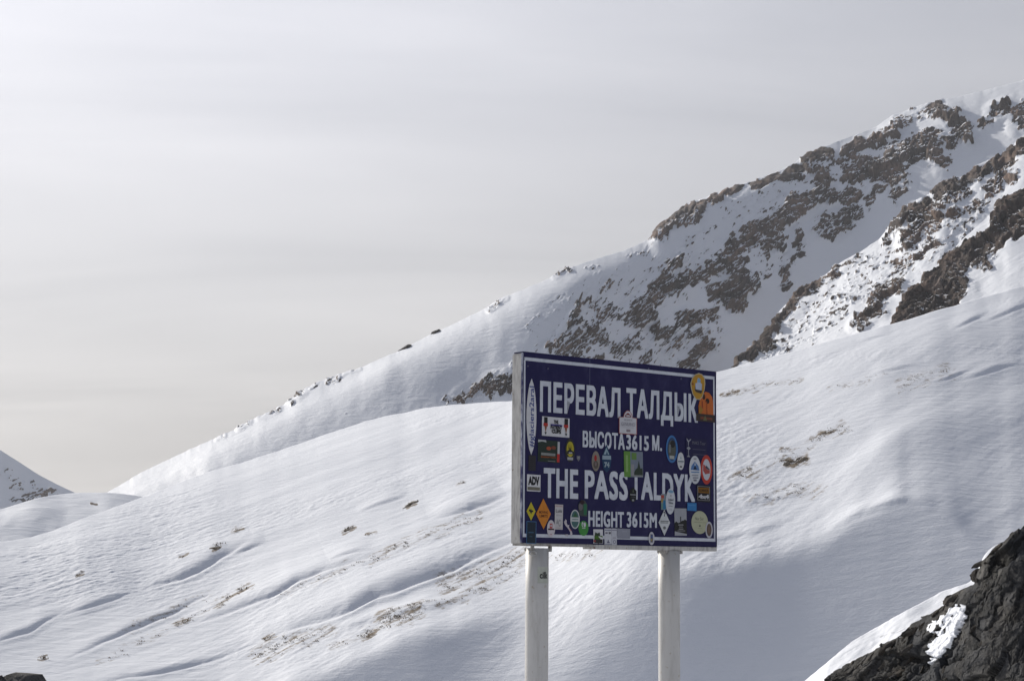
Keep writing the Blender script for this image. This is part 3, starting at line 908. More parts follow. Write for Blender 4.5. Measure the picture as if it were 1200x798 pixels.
# tufts of dry grass and pebbles that poke through the wind scoured snow: one mass
tv, tf = [], []
rnd = random.Random(5)
for pts, hw, den in HILL_DIRT:
    ln_ = sum(math.hypot(pts[i + 1][0] - pts[i][0], pts[i + 1][1] - pts[i][1]) for i in range(len(pts) - 1))
    cnt = int(ln_ * hw * den * den * 0.22) + 3
    for _ in range(cnt):
        s = rnd.random() * (len(pts) - 1); i = int(s); f = s - i
        x = pts[i][0] + (pts[i + 1][0] - pts[i][0]) * f + rnd.gauss(0, hw * .5); y = pts[i][1] + (pts[i + 1][1] - pts[i][1]) * f + rnd.gauss(0, hw * .45)
        if not (-20 < x < 1220):
            continue
        p = hill_point(x, y)
        h = rnd.uniform(.05, .16) * (0.7 + den * .6)
        for b_ in range(6):
            a = rnd.random() * 6.28; w = rnd.uniform(.02, .05)
            q = p + Vector((rnd.gauss(0, .12), rnd.gauss(0, .12), -0.02))
            lean = Vector((rnd.gauss(0, .07), rnd.gauss(0, .07), h))
            n = len(tv)
            tv += [q + Vector((math.cos(a) * w, math.sin(a) * w, 0)), q - Vector((math.cos(a) * w, math.sin(a) * w, 0)), q + lean]
            tf.append((n, n + 1, n + 2))
tme = bpy.data.meshes.new("dry_grass")
tme.from_pydata([tuple(v_) for v_ in tv], [], tf)
tme.materials.append(plain("dry_grass", (0.17, 0.13, 0.085), 0.9, var=.4, vscale=.8))
tob = bpy.data.objects.new("dry_grass", tme)
COL.objects.link(tob)
tob["kind"] = "stuff"; tob["label"] = "dry brown grass tufts poking through thin snow on the hill"; tob["category"] = "grass"


# ------------------------------------------------------------------ thin mountain haze
hz_v = [(x, y, z) for x in (-4600, 4600) for y in (-4600, 4600) for z in (-45, 640)]
hme = bpy.data.meshes.new("haze")
hme.from_pydata(hz_v, [], [(0, 1, 3, 2), (4, 6, 7, 5), (0, 4, 5, 1), (2, 3, 7, 6), (0, 2, 6, 4), (1, 5, 7, 3)])
hm_ = bpy.data.materials.new("haze"); hm_.use_nodes = True
ht = hm_.node_tree; ht.nodes.clear()
ho = ht.nodes.new("ShaderNodeOutputMaterial"); hv = ht.nodes.new("ShaderNodeVolumePrincipled")
hv.inputs['Color'].default_value = (0.86, 0.91, 1.0, 1); hv.inputs['Density'].default_value = 0.00006; hv.inputs['Anisotropy'].default_value = 0.2
ht.links.new(hv.outputs[0], ho.inputs['Volume'])
hme.materials.append(hm_)
hob = bpy.data.objects.new("haze", hme); COL.objects.link(hob); hob["kind"] = "stuff"

# ------------------------------------------------------------------ the pass sign
ANG = math.atan2(3279 - 600, FPX)                     # the board runs away to the right
d_u = Vector((math.sin(ANG), math.cos(ANG), 0))       # along the board
d_n = Vector((math.cos(ANG), -math.sin(ANG), 0))      # out of its front face
Z_L = 12.4


def px_on_range(px, py, y):
    hx, hy, te = ray(np.array(float(px)), np.array(float(py)))
    r = y / float(hy)
    return Vector((float(hx) * r, y, EYE + float(te) * r))


P0 = px_on_range(612, 636.5, Z_L)                     # lower left corner of the printed face
LEAN = Matrix.Rotation(R(-0.55), 4, d_n)              # the whole sign leans a touch
rot = Matrix((d_u, -d_n, Vector((0, 0, 1)))).transposed()      # local x = along, y = into the board, z = up
rot = (LEAN.to_3x3() @ rot)
sign = empty("road_sign", (0, 0, 0), "dark blue bilingual mountain pass sign covered in stickers on two white posts", "sign")
sign.matrix_world = Matrix.Translation(P0) @ rot.to_4x4()
MW = Matrix.Translation(P0) @ rot.to_4x4()
MI = MW.inverted()


def uv(px, py):
    """sign coordinates (along, up) of a picture position on the printed face"""
    hx, hy, te = ray(np.array(float(px)), np.array(float(py)))
    o = MI @ Vector((0, 0, EYE)); dd = MI.to_3x3() @ Vector((float(hx), float(hy), float(te)))
    t = -o.y / dd.y
    p = o + dd * t
    return p.x, p.z


BW, BH = uv(840, 638)[0], 0.5 * (uv(612, 414)[1] + uv(840, 435)[1])
TH = 0.105


def obj(name, me, mat, parent, label=None, loc=(0, 0, 0)):
    o = bpy.data.objects.new(name, me)
    COL.objects.link(o)
    if mat is not None:
        me.materials.clear(); me.materials.append(mat)
    o.parent = parent
    o.location = loc
    if label:
        o["label"] = label
    return o


def mesh(name, v, f, smooth=False):
    me = bpy.data.meshes.new(name)
    me.from_pydata([tuple(p) for p in v], [], f)
    if smooth:
        for p in me.polygons:
            p.use_smooth = True
    me.update()
    return me


def box(name, x0, x1, y0, y1, z0, z1, bev=0.0):
    import bmesh
    bm = bmesh.new()
    vs_ = [bm.verts.new((x, y, z)) for x in (x0, x1) for y in (y0, y1) for z in (z0, z1)]
    for q in ((0, 1, 3, 2), (4, 6, 7, 5), (0, 4, 5, 1), (2, 3, 7, 6), (0, 2, 6, 4), (1, 5, 7, 3)):
        bm.faces.new([vs_[i] for i in q])
    if bev:
        bmesh.ops.bevel(bm, geom=bm.edges[:], offset=bev, segments=2, affect='EDGES')
    bmesh.ops.recalc_face_normals(bm, faces=bm.faces[:])
    me = bpy.data.meshes.new(name)
    bm.to_mesh(me); bm.free()
    return me


def sheet(name, pts, y, th=0.0006):
    """a flat outline (along, up) as a thin plate whose front lies y in front of the printed face"""
    n = len(pts)
    v = [(a, -y, b) for a, b in pts] + [(a, -y + th, b) for a, b in pts]
    f = [tuple(range(n)), tuple(range(2 * n - 1, n - 1, -1))]
    f += [(i, n + i, n + (i + 1) % n, (i + 1) % n) for i in range(n)]
    return mesh(name, v, f)


# materials of the sign
def scuffed(name, col, wear_col, lo, hi, scale=(5, 5, 1.2), rough=0.45, rust=None, spec=0.25):
    m, t, b = new_mat(name)
    c = t.nodes.new("ShaderNodeTexCoord")
    mpn = t.nodes.new("ShaderNodeMapping"); mpn.inputs['Scale'].default_value = scale
    t.links.new(c.outputs['Object'], mpn.inputs[0])
    n = t.nodes.new("ShaderNodeTexNoise"); n.inputs['Scale'].default_value = 3.0; n.inputs['Detail'].default_value = 9; n.inputs['Roughness'].default_value = .65
    t.links.new(mpn.outputs[0], n.inputs['Vector'])
    r = t.nodes.new("ShaderNodeMapRange"); r.interpolation_type = 'SMOOTHSTEP'
    r.inputs[1].default_value = lo; r.inputs[2].default_value = hi
    t.links.new(n.outputs[0], r.inputs[0])
    x = t.nodes.new("ShaderNodeMix"); x.data_type = 'RGBA'
    x.inputs[6].default_value = (*col, 1); x.inputs[7].default_value = (*wear_col, 1)
    t.links.new(r.outputs[0], x.inputs[0])
    last = x.outputs[2]
    if rust:
        n2 = t.nodes.new("ShaderNodeTexNoise"); n2.inputs['Scale'].default_value = 26; n2.inputs['Detail'].default_value = 5
        t.links.new(c.outputs['Object'], n2.inputs['Vector'])
        r2 = t.nodes.new("ShaderNodeMapRange"); r2.inputs[1].default_value = .66; r2.inputs[2].default_value = .74
        t.links.new(n2.outputs[0], r2.inputs[0])
        x2 = t.nodes.new("ShaderNodeMix"); x2.data_type = 'RGBA'
        x2.inputs[7].default_value = (*rust, 1)
        t.links.new(last, x2.inputs[6]); t.links.new(r2.outputs[0], x2.inputs[0])
        last = x2.outputs[2]
    t.links.new(last, b.inputs['Base Color'])
    b.inputs['Roughness'].default_value = rough
    b.inputs['Specular IOR Level'].default_value = spec
    return m


m_blue = scuffed("navy_film", (0.0165, 0.015, 0.058), (0.034, 0.032, 0.085), .48, .80, (2.5, 2.5, 1.6), 0.5, spec=0.12)
m_faded = scuffed("faded_blue_edge", (0.025, 0.026, 0.10), (0.36, 0.38, 0.44), .40, .62, (30, 4, 3.0), .6)
m_edge = scuffed("dirty_white_edge", (0.44, 0.43, 0.41), (0.28, 0.27, 0.26), .4, .68, (14, 14, 3), .6, rust=(0.13, 0.07, 0.035))
m_white = scuffed("white_print", (0.48, 0.505, 0.55), (0.36, 0.38, 0.44), .42, .75, (5, 5, 5), .5)
m_post = scuffed("post_paint", (0.52, 0.51, 0.49), (0.40, 0.385, 0.36), .45, .75, (9, 9, 1.3), .5, rust=(0.36, 0.31, 0.25))
m_iron = scuffed("grey_iron", (0.33, 0.32, 0.30), (0.20, 0.18, 0.16), .4, .7, (8, 8, 8), .6, rust=(0.16, 0.07, 0.03))
m_back = plain("back_sheet", (0.4, 0.4, 0.4), .5, var=.15)
_mats = {}


def pm(*c, rough=0.5):
    k = (c, rough)
    if k not in _mats:
        _mats[k] = plain("print_%02d" % len(_mats), tuple(0.82 * q for q in c), rough, var=0.14, vscale=30, spec=0.2)
    return _mats[k]


# board: core, wrapped edge strips, printed face with a slightly wavy film
core = obj("board_core", box("board_core", 0.002, BW - 0.002, 0.003, TH, 0.004, BH - 0.004), m_back, sign)
nx, nz_ = 60, 40
fv, ff = [], []
for j in range(nz_ + 1):
    for i in range(nx + 1):
        a = BW * i / nx; b_ = BH * j / nz_
        w = 0.0022 * math.sin(a * 4.1 + 0.6) * math.sin(b_ * 5.2) + 0.0012 * math.sin(a * 11 + b_ * 7)
        w *= min(1, 6 * min(i / nx, 1 - i / nx, j / nz_, 1 - j / nz_))
        top = 0.006 * math.sin(math.pi * i / nx) * (j / nz_)            # the top edge bows a little
        right = 0.010 * (i / nx) ** 12 * (abs(j / nz_ - .35) ** 2) * 2   # and the right edge flares at the corners
        fv.append((a + right - 0.004 * (i / nx) ** 10, w * 0.3, b_ + top))
for j in range(nz_):
    for i in range(nx):
        q = j * (nx + 1) + i
        ff.append((q, q + 1, q + nx + 2, q + nx + 1))
face = obj("printed_face", mesh("printed_face", fv, ff, True), m_blue, sign)
E_ = 0.004
obj("end_cap", box("end_cap", -0.004, 0.0015, 0.018, TH + 0.004, 0.0, BH - 0.012, 0.0015), m_edge, sign, "dirty white left end of the board with rust spots")
obj("film_wrap", box("film_wrap", -0.007, 0.0018, -0.001, 0.0175, 0.004, BH - 0.002, 0.003), m_faded, sign, "scuffed blue film folded round the left edge")
obj("film_wrap", box("film_wrap", -0.003, BW + 0.004, 0.0006, TH * 0.9, BH - 0.003, BH + 0.0055, 0.002), m_blue, sign)
obj("film_wrap", box("film_wrap", BW - 0.0015, BW + 0.0045, 0.0006, TH * 0.9, 0.004, BH - 0.004, 0.002), m_blue, sign)
us = uv(695, 638)[0]
obj("bottom_rail", box("bottom_rail", 0.004, us - 0.002, -0.003, TH, -0.014, 0.003, 0.002), m_iron, sign)
obj("bottom_rail", box("bottom_rail", us, BW - 0.004, -0.006, TH, -0.027, 0.002, 0.002), m_edge, sign)
obj("back_frame", box("back_frame", 0.02, BW - 0.02, TH + 0.0005, TH + 0.03, BH * .3, BH * .3 + 0.05, 0.003), m_iron, sign)
obj("back_frame", box("back_frame", 0.02, BW - 0.02, TH + 0.0005, TH + 0.03, BH * .75, BH * .75 + 0.05, 0.003), m_iron, sign)
u_seam = uv(691, 430)[0]
obj("seam", sheet("seam", [(u_seam, BH * .80), (u_seam + .0022, BH * .80), (u_seam + .0022, BH - .004), (u_seam, BH - .004)], 0.0012), pm(.16, .17, .26), sign)
for (sx_, sy_) in ((618.5, 429), (642, 432), (798, 444), (608 + 10, 600), (760, 432)):
    a, b_ = uv(sx_, sy_)
    o = obj("rivet", sheet("rivet", [(a + .006 * math.cos(t * .785), b_ + .006 * math.sin(t * .785)) for t in range(8)], 0.003, 0.003), pm(.10, .10, .16), sign)

# white border line, inner frame
def band(name, x0, x1, z0, z1, y=0.0015):
    return sheet(name, [(x0, z0), (x1, z0), (x1, z1), (x0, z1)], y)


bl, bt_ = uv(611.8 + 1.8, 520)[0], None
u0, u1 = uv(613.2, 520)[0], uv(837.6, 530)[0]
z1_ = uv(640, 421)[1]; z0_ = uv(700, 629.5)[1]
lw = 0.0135
obj("border_line", band("border_line", u0 + .004, u1, z1_ - 0.022, z1_), m_white, sign)
obj("border_line", band("border_line", u0, u1, z0_ - 0.009, z0_ + 0.013), m_white, sign)
obj("border_line", band("border_line", u0, u0 + lw, z0_ + 0.0132, z1_ - 0.0222), m_white, sign)
obj("border_line", band("border_line", u1 - lw, u1, z0_ + 0.0132, z1_ - 0.0222), m_white, sign)


def text_mesh(name, txt, bold=0.0, spacing=1.0):
    """lettering outline at cap height 1, left edge at 0; returns mesh data and its width"""
    cu = bpy.data.curves.new("tmp_text", 'FONT')
    cu.body = txt
    cu.size = 1.0
    cu.offset = bold
    cu.space_character = spacing
    cu.resolution_u = 3
    to = bpy.data.objects.new("tmp_text", cu)
    COL.objects.link(to)
    dg = bpy.context.evaluated_depsgraph_get()
    dg.update()
    me = bpy.data.meshes.new_from_object(to.evaluated_get(dg))
    bpy.data.objects.remove(to); bpy.data.curves.remove(cu)
    me.name = name
    return me


CAP0 = 0.727


def fit_text(name, txt, ua, ub, zb, zt, mat, parent, bold=0.03, y=0.0022, loc=(0, 0, 0), up=False, label=None, fat=None):
    """lettering fitted between ua..ub along and from baseline zb to cap line zt; up = reading upwards"""
    me = text_mesh(name, txt, bold, 1.10 if fat else 1.0)
    n = len(me.vertices)
    if n == 0:
        return None
    co = np.empty(n * 3, np.float32); me.vertices.foreach_get("co", co); co = co.reshape(-1, 3)
    x0, x1 = co[:, 0].min(), co[:, 0].max()
    capb, capt = -bold, CAP0 + bold
    a = (co[:, 0] - x0) / (x1 - x0); b_ = (co[:, 1] - capb) / (capt - capb)
    if fat:
        # heavy lettering: overlapping thin layers of the same outline, spread sideways and up and down
        fx, fz = fat
        f0 = [tuple(p.vertices) for p in me.polygons]
        sh = [(i, j) for i in (-1, -.33, .33, 1) for j in (-1, 0, 1)]
        ww, hh = ub - ua, zt - zb
        V, F = [], []
        for q, (i, j) in enumerate(sh):
            aa = fx / ww + a * (1 - 2 * fx / ww) + i * fx / ww
            bb = fz / hh + b_ * (1 - 2 * fz / hh) + j * fz / hh
            V += [(ua + ww * x_, -y - q * 0.00005, zb + hh * z_) for x_, z_ in zip(aa, bb)]
            F += [tuple(k + q * n for k in f) for f in f0]
        return obj(name, mesh(name, V, F), mat, parent, label, loc)
    if up:
        nco = np.stack([ub + (ua - ub) * b_, np.full(n, -y), zb + (zt - zb) * a], -1)
    else:
        nco = np.stack([ua + (ub - ua) * a, np.full(n, -y), zb + (zt - zb) * b_], -1)
    me.vertices.foreach_set("co", nco.astype(np.float32).ravel())
    me.update()
    return obj(name, me, mat, parent, label, loc)


def word(txt, pl, pr, fx=0.0058, fz=0.0062):
    """pl / pr: (px, py top, py baseline) at the left and right end of the word in the photo"""
    ua, ub = uv(pl[0], pl[1])[0], uv(pr[0], pr[1])[0]
    zb = 0.5 * (uv(pl[0], pl[2])[1] + uv(pr[0], pr[2])[1]); zt = 0.5 * (uv(pl[0], pl[1])[1] + uv(pr[0], pr[1])[1])
    fit_text("lettering", txt, ua, ub, zb, zt, m_white, sign, 0.0, fat=(fx, fz))


word("ПЕРЕВАЛ", (632.6, 446.5, 482.5), (726.8, 454.5, 489.5))
word("ТАЛДЫК", (733.8, 455.2, 490), (817.5, 461.5, 494))
word("ВЫСОТА", (682.6, 505, 524.5), (731.8, 507.5, 526.2), .0036, .0028)
word("3615", (733.6, 508.5, 526.8), (760, 509.5, 527.8), .0036, .0028)
word("М.", (764, 510, 527.8), (775.4, 510.3, 528.2), .0036, .0028)
word("THE", (637, 545.8, 583.2), (677.3, 548, 584.2))
word("PASS", (685, 549.5, 584.4), (735.5, 550.5, 585.6))
word("TALDYK", (739, 551, 585.8), (814, 553.5, 587))
word("HEIGHT", (689.2, 597.3, 617), (730.8, 598.5, 617.6), .0036, .0028)
word("3615M", (734.2, 598.8, 617.6), (769.4, 599.8, 618), .0036, .0028)

# ---------------------------------------------------------------- stickers
LV = [0.0030]


class Sticker:
    """one sticker: outline plus printed pieces given in its own 0..1 square (x right, y up)"""

    def __init__(s, shape, x0, y0, x1, y1, col, label, level=0, tilt=0.0, pts=None):
        cx, cy = (x0 + x1) / 2, (y0 + y1) / 2
        s.ua, s.ub = uv(x0, cy)[0], uv(x1, cy)[0]
        s.za, s.zb = uv(cx, y1)[1], uv(cx, y0)[1]
        LV[0] += 0.00003
        s.y = LV[0] + level * 0.0022
        s.k = 0
        s.tilt = tilt if (tilt or shape in ('lens', 'boot', 'arch')) else random.uniform(-.022, .022)
        s.o = obj("sticker", sheet("sticker", s.map(s.shape(shape, pts)), s.y, 0.0005), pm(*col), sign, label)

    def shape(s, kind, pts=None, x0=0., y0=0., x1=1., y1=1.):
        if kind == 'rect':
            q = [(0, 0), (1, 0), (1, 1), (0, 1)]
        elif kind == 'oval':
            q = [(.5 + .5 * math.cos(t * math.pi / 16), .5 + .5 * math.sin(t * math.pi / 16)) for t in range(32)]
        elif kind == 'diamond':
            q = [(.5, 0), (1, .5), (.5, 1), (0, .5)]
        elif kind == 'round':
            q = []
            for (cx, cy, a0) in ((.9, .1, -90), (.9, .9, 0), (.1, .9, 90), (.1, .1, 180)):
                q += [(cx + .1 * math.cos(R(a0 + k * 30)), cy + .1 * math.sin(R(a0 + k * 30))) for k in range(4)]
        elif kind == 'tri':
            q = [(0, 0), (1, 0), (.5, 1)]
        else:
            q = pts
        return [(x0 + (x1 - x0) * a, y0 + (y1 - y0) * b) for a, b in q]

    def map(s, pts):
        ca, sa = math.cos(s.tilt), math.sin(s.tilt)
        w, h = s.ub - s.ua, s.zb - s.za
        r = []
        for a, b in pts:
            dx, dz = (a - .5) * w, (b - .5) * h
            r.append(((s.ua + s.ub) / 2 + dx * ca - dz * sa, (s.za + s.zb) / 2 + dx * sa + dz * ca))
        return r

    def add(s, kind, x0, y0, x1, y1, col, pts=None, name="print"):
        s.k += 1
        obj(name, sheet(name, s.map(s.shape(kind, pts, x0, y0, x1, y1)), s.y + 0.00035 * s.k, 0.0003), pm(*col), s.o)
        return s

    def text(s, txt, x0, y0, x1, y1, col, bold=0.02, up=False):
        s.k += 1
        (a0, b0), (a1, b1) = s.map([(x0, y0), (x1, y1)]) if not s.tilt else ((s.ua + (s.ub - s.ua) * x0, s.za + (s.zb - s.za) * y0), (s.ua + (s.ub - s.ua) * x1, s.za + (s.zb - s.za) * y1))
        fit_text("lettering", txt, a0, a1, b0, b1, pm(*col), s.o, bold, s.y + 0.00035 * s.k, up=up)
        return s


W_ = (.60, .60, .62); BK = (.018, .018, .02); RED = (.42, .035, .03); GY = (.30, .30, .31)
S = Sticker
S('lens', 616.6, 443.5, 628.3, 533, W_, "tall white pointed oval sticker with a hashtag reading upwards",
  pts=[(.5 + .5 * math.sin(math.pi * t / 12) ** .62, t / 12) for t in range(13)] + [(.5 - .5 * math.sin(math.pi * t / 12) ** .62, t / 12) for t in range(11, 0, -1)]
  ).text("#glaciers2aral", .26, .10, .74, .90, (.03, .05, .22), .012, up=True)
a = S('rect', 634.8, 489, 667, 511.6, W_, "white sticker with two uniformed figures and jagged black lettering")
for x in (.05, .79):
    a.add('round', x + .02, .62, x + .15, .97, BK).add('rect', x, .50, x + .16, .66, RED).add('tri', x + .03, .52, x + .13, .18, (.22, .09, .05)).add('tri', x + .04, .20, x + .12, .06, BK)
a.text("THE", .42, .66, .58, .86, BK, .05).add('rect', .30, .56, .72, .63, (.05, .04, .20)).text("PATIENT", .30, .38, .72, .58, BK, .05).text("CUPS", .34, .16, .68, .38, BK, .06)
S('rect', 630, 516, 655.4, 541.6, (.022, .035, .027), "dark green picture sticker with a torn white corner and red strip").add('pts', 0, 0, 1, 1, (.40, .42, .43), [(0, .88), (.2, .93), (.38, .90), (.36, 1), (0, 1)]).add(
    'rect', .9, .42, 1, .98, (.42, .43, .45)).add('rect', .88, .04, 1, .42, RED).add('oval', .38, .55, .60, .72, (.35, .08, .04)).add('rect', .14, .30, .80, .42, (.22, .23, .22)).text(
    "EXPEDITION", .14, .20, .80, .27, (.40, .10, .03)).add('oval', .6, .6, .82, .76, (.18, .05, .03)).add('rect', .45, .05, .8, .07, (.3, .3, .3))
S('oval', 662, 514, 673.6, 541.2, (.035, .034, .03), "black oval sticker with a yellow centre and a dark car").add('oval', .14, .22, .86, .88, (.42, .36, .03)).add('pts', 0, 0, 1, 1, BK, [(.2, .34), (.8, .34), (.84, .45), (.6, .52), (.45, .62), (.4, .52), (.18, .47)]).add(
    'rect', .22, .08, .78, .2, (.35, .35, .36)).add('rect', .35, .36, .7, .42, (.4, .4, .42)).add('tri', .3, .55, .42, .82, (.15, .12, .02)).add('tri', .5, .55, .62, .78, (.15, .12, .02))
S('pts', 675.5, 534, 679.6, 540.6, (.16, .16, .18), "tiny grey shield sticker", pts=[(.5, 0), (1, .5), (1, 1), (0, 1), (0, .5)]).add('rect', .25, .6, .75, .8, (.28, .28, .3))
S('rect', 619, 533.5, 627.5, 551.5, (.030, .028, .034), "dark brown faded patch under the tall oval sticker")
S('rect', 617.2, 556, 633, 575.6, W_, "white sticker with slanted black letters").text("ADV", .08, .36, .92, .92, BK, .07).add('rect', .04, .06, .96, .26, (.16, .15, .12))
S('diamond', 616.7, 588, 627.3, 609.8, (.50, .42, .03), "small yellow diamond warning sticker with a black animal").add('pts', 0, 0, 1, 1, BK, [(.25, .5), (.4, .48), (.35, .36), (.45, .44), (.55, .34), (.58, .46), (.75, .46), (.7, .56), (.55, .56), (.5, .66), (.42, .58), (.28, .62)])
S('diamond', 627.8, 584, 645.2, 620, (.56, .20, .025), "large orange diamond sticker with two lines of black print").text("MOVING", .2, .51, .8, .60, (.10, .03, .01), .03).text("LIMITS", .24, .39, .78, .48, (.10, .03, .01), .03)
S('rect', 616.6, 610.6, 628, 636.8, (.07, .18, .36), "dark picture sticker with a light blue rim in the lower left corner").add('rect', .05, .025, .95, .975, (.016, .026, .04)).add('rect', .2, .48, .75, .52, (.05, .12, .2)).add('rect', .3, .3, .6, .34, (.04, .09, .12))
S('rect', 649.8, 591, 659.2, 620.2, (.52, .50, .50), "narrow white sticker with grey drawing").add('rect', .05, .90, .95, .97, (.42, .32, .31)).text("Luis", .12, .68, .88, .82, (.12, .12, .13), .03).add('rect', .15, .55, .85, .57, GY).add('oval', .45, .12, .8, .4, GY).add(
    'oval', .52, .17, .73, .34, (.5, .48, .48)).add('tri', .15, .22, .45, .42, GY).add('rect', .15, .05, .85, .07, (.42, .32, .31))
S('oval', 640.4, 609.2, 649.8, 629.2, (.56, .53, .55), "pinkish white oval sticker with a red emblem", 1).add('rect', .34, .52, .66, .80, RED).add('rect', .42, .60, .58, .74, (.5, .5, .52)).add('rect', .12, .42, .88, .5, (.06, .02, .02)).add('rect', .4, .14, .6, .2, (.4, .25, .27))
S('boot', 660.5, 608.2, 670.6, 628.6, (.50, .46, .49), "white sticker cut in the outline of a boot shaped country",
  pts=[(.18, 1), (.32, .92), (.30, .80), (.42, .66), (.62, .68), (.56, .56), (.72, .44), (.92, .30), (.98, .16), (.86, .02), (.74, .10), (.72, .28), (.52, .44), (.36, .54), (.2, .62), (.06, .74), (0, .86), (.1, .9)]).add(
    'pts', 0, 0, 1, 1, (.5, .22, .2), [(.62, .5), (.8, .4), (.86, .3), (.68, .38)]).add('pts', 0, 0, 1, 1, (.46, .44, .47), [(.1, .12), (.4, .14), (.56, .06), (.4, 0), (.12, .04)])
S('oval', 668, 597, 679, 619.4, (.55, .56, .57), "oval badge sticker with green top and teal bottom").add('oval', .09, .06, .91, .94, (.06, .13, .13)).add('tri', .22, .58, .82, .86, (.04, .11, .05)).add('rect', .08, .38, .92, .60, (.50, .52, .52)).add('rect', .18, .46, .82, .52, (.2, .26, .26))
S('pts', 677, 585.5, 688, 605, (.05, .065, .06), "small dark green sticker with a figure in green", pts=[(.1, .05), (.95, 0), (1, .7), (.75, .95), (.35, 1), (.02, .7)]).add('rect', .6, .1, .92, .75, (.03, .14, .07)).add('oval', .05, .35, .5, .8, (.13, .12, .13)).add('oval', .2, .72, .66, .98, (.03, .015, .02))
S('oval', 677.6, 610, 689.2, 627.6, (.055, .24, .05), "green round sticker with a white emblem").add('oval', .3, .60, .5, .92, W_).add('oval', .52, .58, .72, .9, W_).add('rect', .34, .48, .68, .56, (.4, .45, .4)).add('oval', .38, .64, .46, .8, (.055, .24, .05))
S('rect', 695, 620, 706.2, 636.6, W_, "small green landscape sticker with white edges on the bottom border").add('rect', .08, .02, .95, .30, (.03, .03, .03)).add('rect', .1, .30, .95, .55, (.06, .14, .02)).add('pts', 0, 0, 1, 1, (.03, .05, .03), [(.12, .55), (.7, .52), (.65, .78), (.4, .72), (.2, .8)]).add(
    'pts', 0, 0, 1, 1, W_, [(.5, .5), (.75, .3), (.95, .3), (.95, .4), (.7, .5)]).add('rect', .45, -.3, .52, .06, BK).add('rect', .0, .10, .2, .24, (.3, .05, .05))
S('rect', 708, 619, 716.2, 638.2, (.55, .56, .60), "pale sticker sheet with small dark print on the bottom border").add('rect', .05, .88, .95, .93, (.1, .11, .2)).add('rect', .12, .68, .45, .77, (.12, .1, .14)).add('rect', .58, .66, .9, .78, (.09, .09, .11)).add('tri', .42, .2, .6, .34, (.08, .08, .14)).add(
    'rect', .35, .12, .7, .18, (.06, .06, .14)).add('rect', .03, .02, .97, .05, (.15, .16, .25))
S('rect', 716.5, 619, 722.4, 638.4, (.50, .51, .56), "narrow pale sticker beside the printed sheet").add('rect', .05, .88, .95, .92, (.15, .12, .2)).add('oval', .25, .08, .8, .3, (.2, .2, .25)).add('oval', .35, .12, .7, .26, (.5, .51, .56)).add('rect', .2, .4, .8, .46, (.35, .33, .38))
S('rect', 722.8, 619.2, 738, 630.9, (.25, .26, .31), "plain silver grey rectangular sticker").add('rect', .4, .68, .75, .78, (.30, .31, .36))
S('arch', 724.6, 480.7, 745.8, 508.9, (.30, .07, .06), "white house shaped sticker with an arched top in red outline", 1,
  pts=[(0, 0), (1, 0), (1, .70), (.76, .71), (.71, .86), (.60, .97), (.5, 1), (.40, .97), (.29, .86), (.24, .71), (0, .70)]).add(
    'pts', 0, 0, 1, 1, (.54, .54, .57), [(.035, .03), (.965, .03), (.965, .68), (.735, .69), (.685, .84), (.59, .945), (.5, .965), (.41, .945), (.315, .84), (.265, .69), (.035, .68)]).add(
    'pts', 0, 0, 1, 1, (.16, .02, .02), [(.32, .71), (.68, .71), (.63, .82), (.5, .89), (.37, .82)]).add('rect', .40, .74, .60, .80, (.5, .5, .52)).text("MUREX", .28, .56, .72, .63, (.3, .29, .32), .01).text(
    "GENUINO", .12, .34, .88, .50, (.27, .26, .3), .01).add('rect', .40, .10, .62, .20, (.24, .2, .22)).add('rect', .2, .27, .8, .285, (.4, .39, .42))
S('rect', 730.8, 529, 753, 559, (.17, .20, .25), "photo sticker with a green strip and a dark tree").add('rect', 0, 0, .34, 1, (.12, .26, .05)).add('pts', 0, 0, 1, 1, (.03, .045, .03), [(.45, .06), (.98, .08), (.97, .36), (.86, .34), (.78, .66), (.7, .36), (.6, .30), (.5, .14)]).add(
    'rect', .37, .06, .52, .5, (.26, .26, .27)).add('rect', .40, .68, .66, .95, (.12, .22, .06)).add('rect', .4, .03, .97, .08, (.25, .26, .25)).add('rect', .08, .2, .2, .85, (.22, .36, .12))
S('oval', 693, 528.5, 702.6, 552, (.22, .19, .16), "beige oval sticker with a red spot").add('oval', .3, .5, .62, .8, (.34, .03, .03)).add('oval', .2, .12, .8, .52, (.10, .085, .07)).add('oval', .36, .26, .6, .46, (.18, .14, .14))
S('pts', 704.8, 520.5, 716.2, 553.5, (.018, .05, .11), "dark blue mountain badge sticker with white print", pts=[(.5, 1), (.8, .72), (1, .5), (.86, .14), (.5, 0), (.14, .14), (0, .5), (.2, .72)]).add('tri', .2, .64, .76, .88, (.30, .40, .46)).add('rect', .06, .46, .94, .60, (.28, .36, .42)).text(
    "74", .24, .18, .78, .38, (.30, .38, .42), .05).add('tri', .42, .64, .62, .76, (.03, .08, .15))
S('pts', 737, 571, 745.2, 588.8, (.014, .016, .017), "small black badge sticker between the words", 1, pts=[(.5, 0), (.95, .2), (1, .78), (.5, 1), (0, .78), (.05, .2)]).add('rect', .1, .48, .9, .56, (.22, .23, .24)).add('rect', .35, .1, .65, .22, (.25, .26, .27)).add('rect', .2, .36, .8, .38, (.15, .15, .16)).add('tri', .42, .68, .58, .9, (.12, .16, .10))
S('oval', 780, 510, 793.8, 542.3, (.05, .16, .38), "blue ringed oval sticker with a dark scene").add('oval', .12, .08, .88, .92, (.03, .06, .13)).add('oval', .18, .14, .82, .82, (.085, .09, .075)).add('oval', .36, .55, .76, .82, (.02, .02, .02)).add('rect', .3, .14, .7, .26, (.36, .38, .36)).add('rect', .22, .36, .4, .66, (.15, .16, .17))
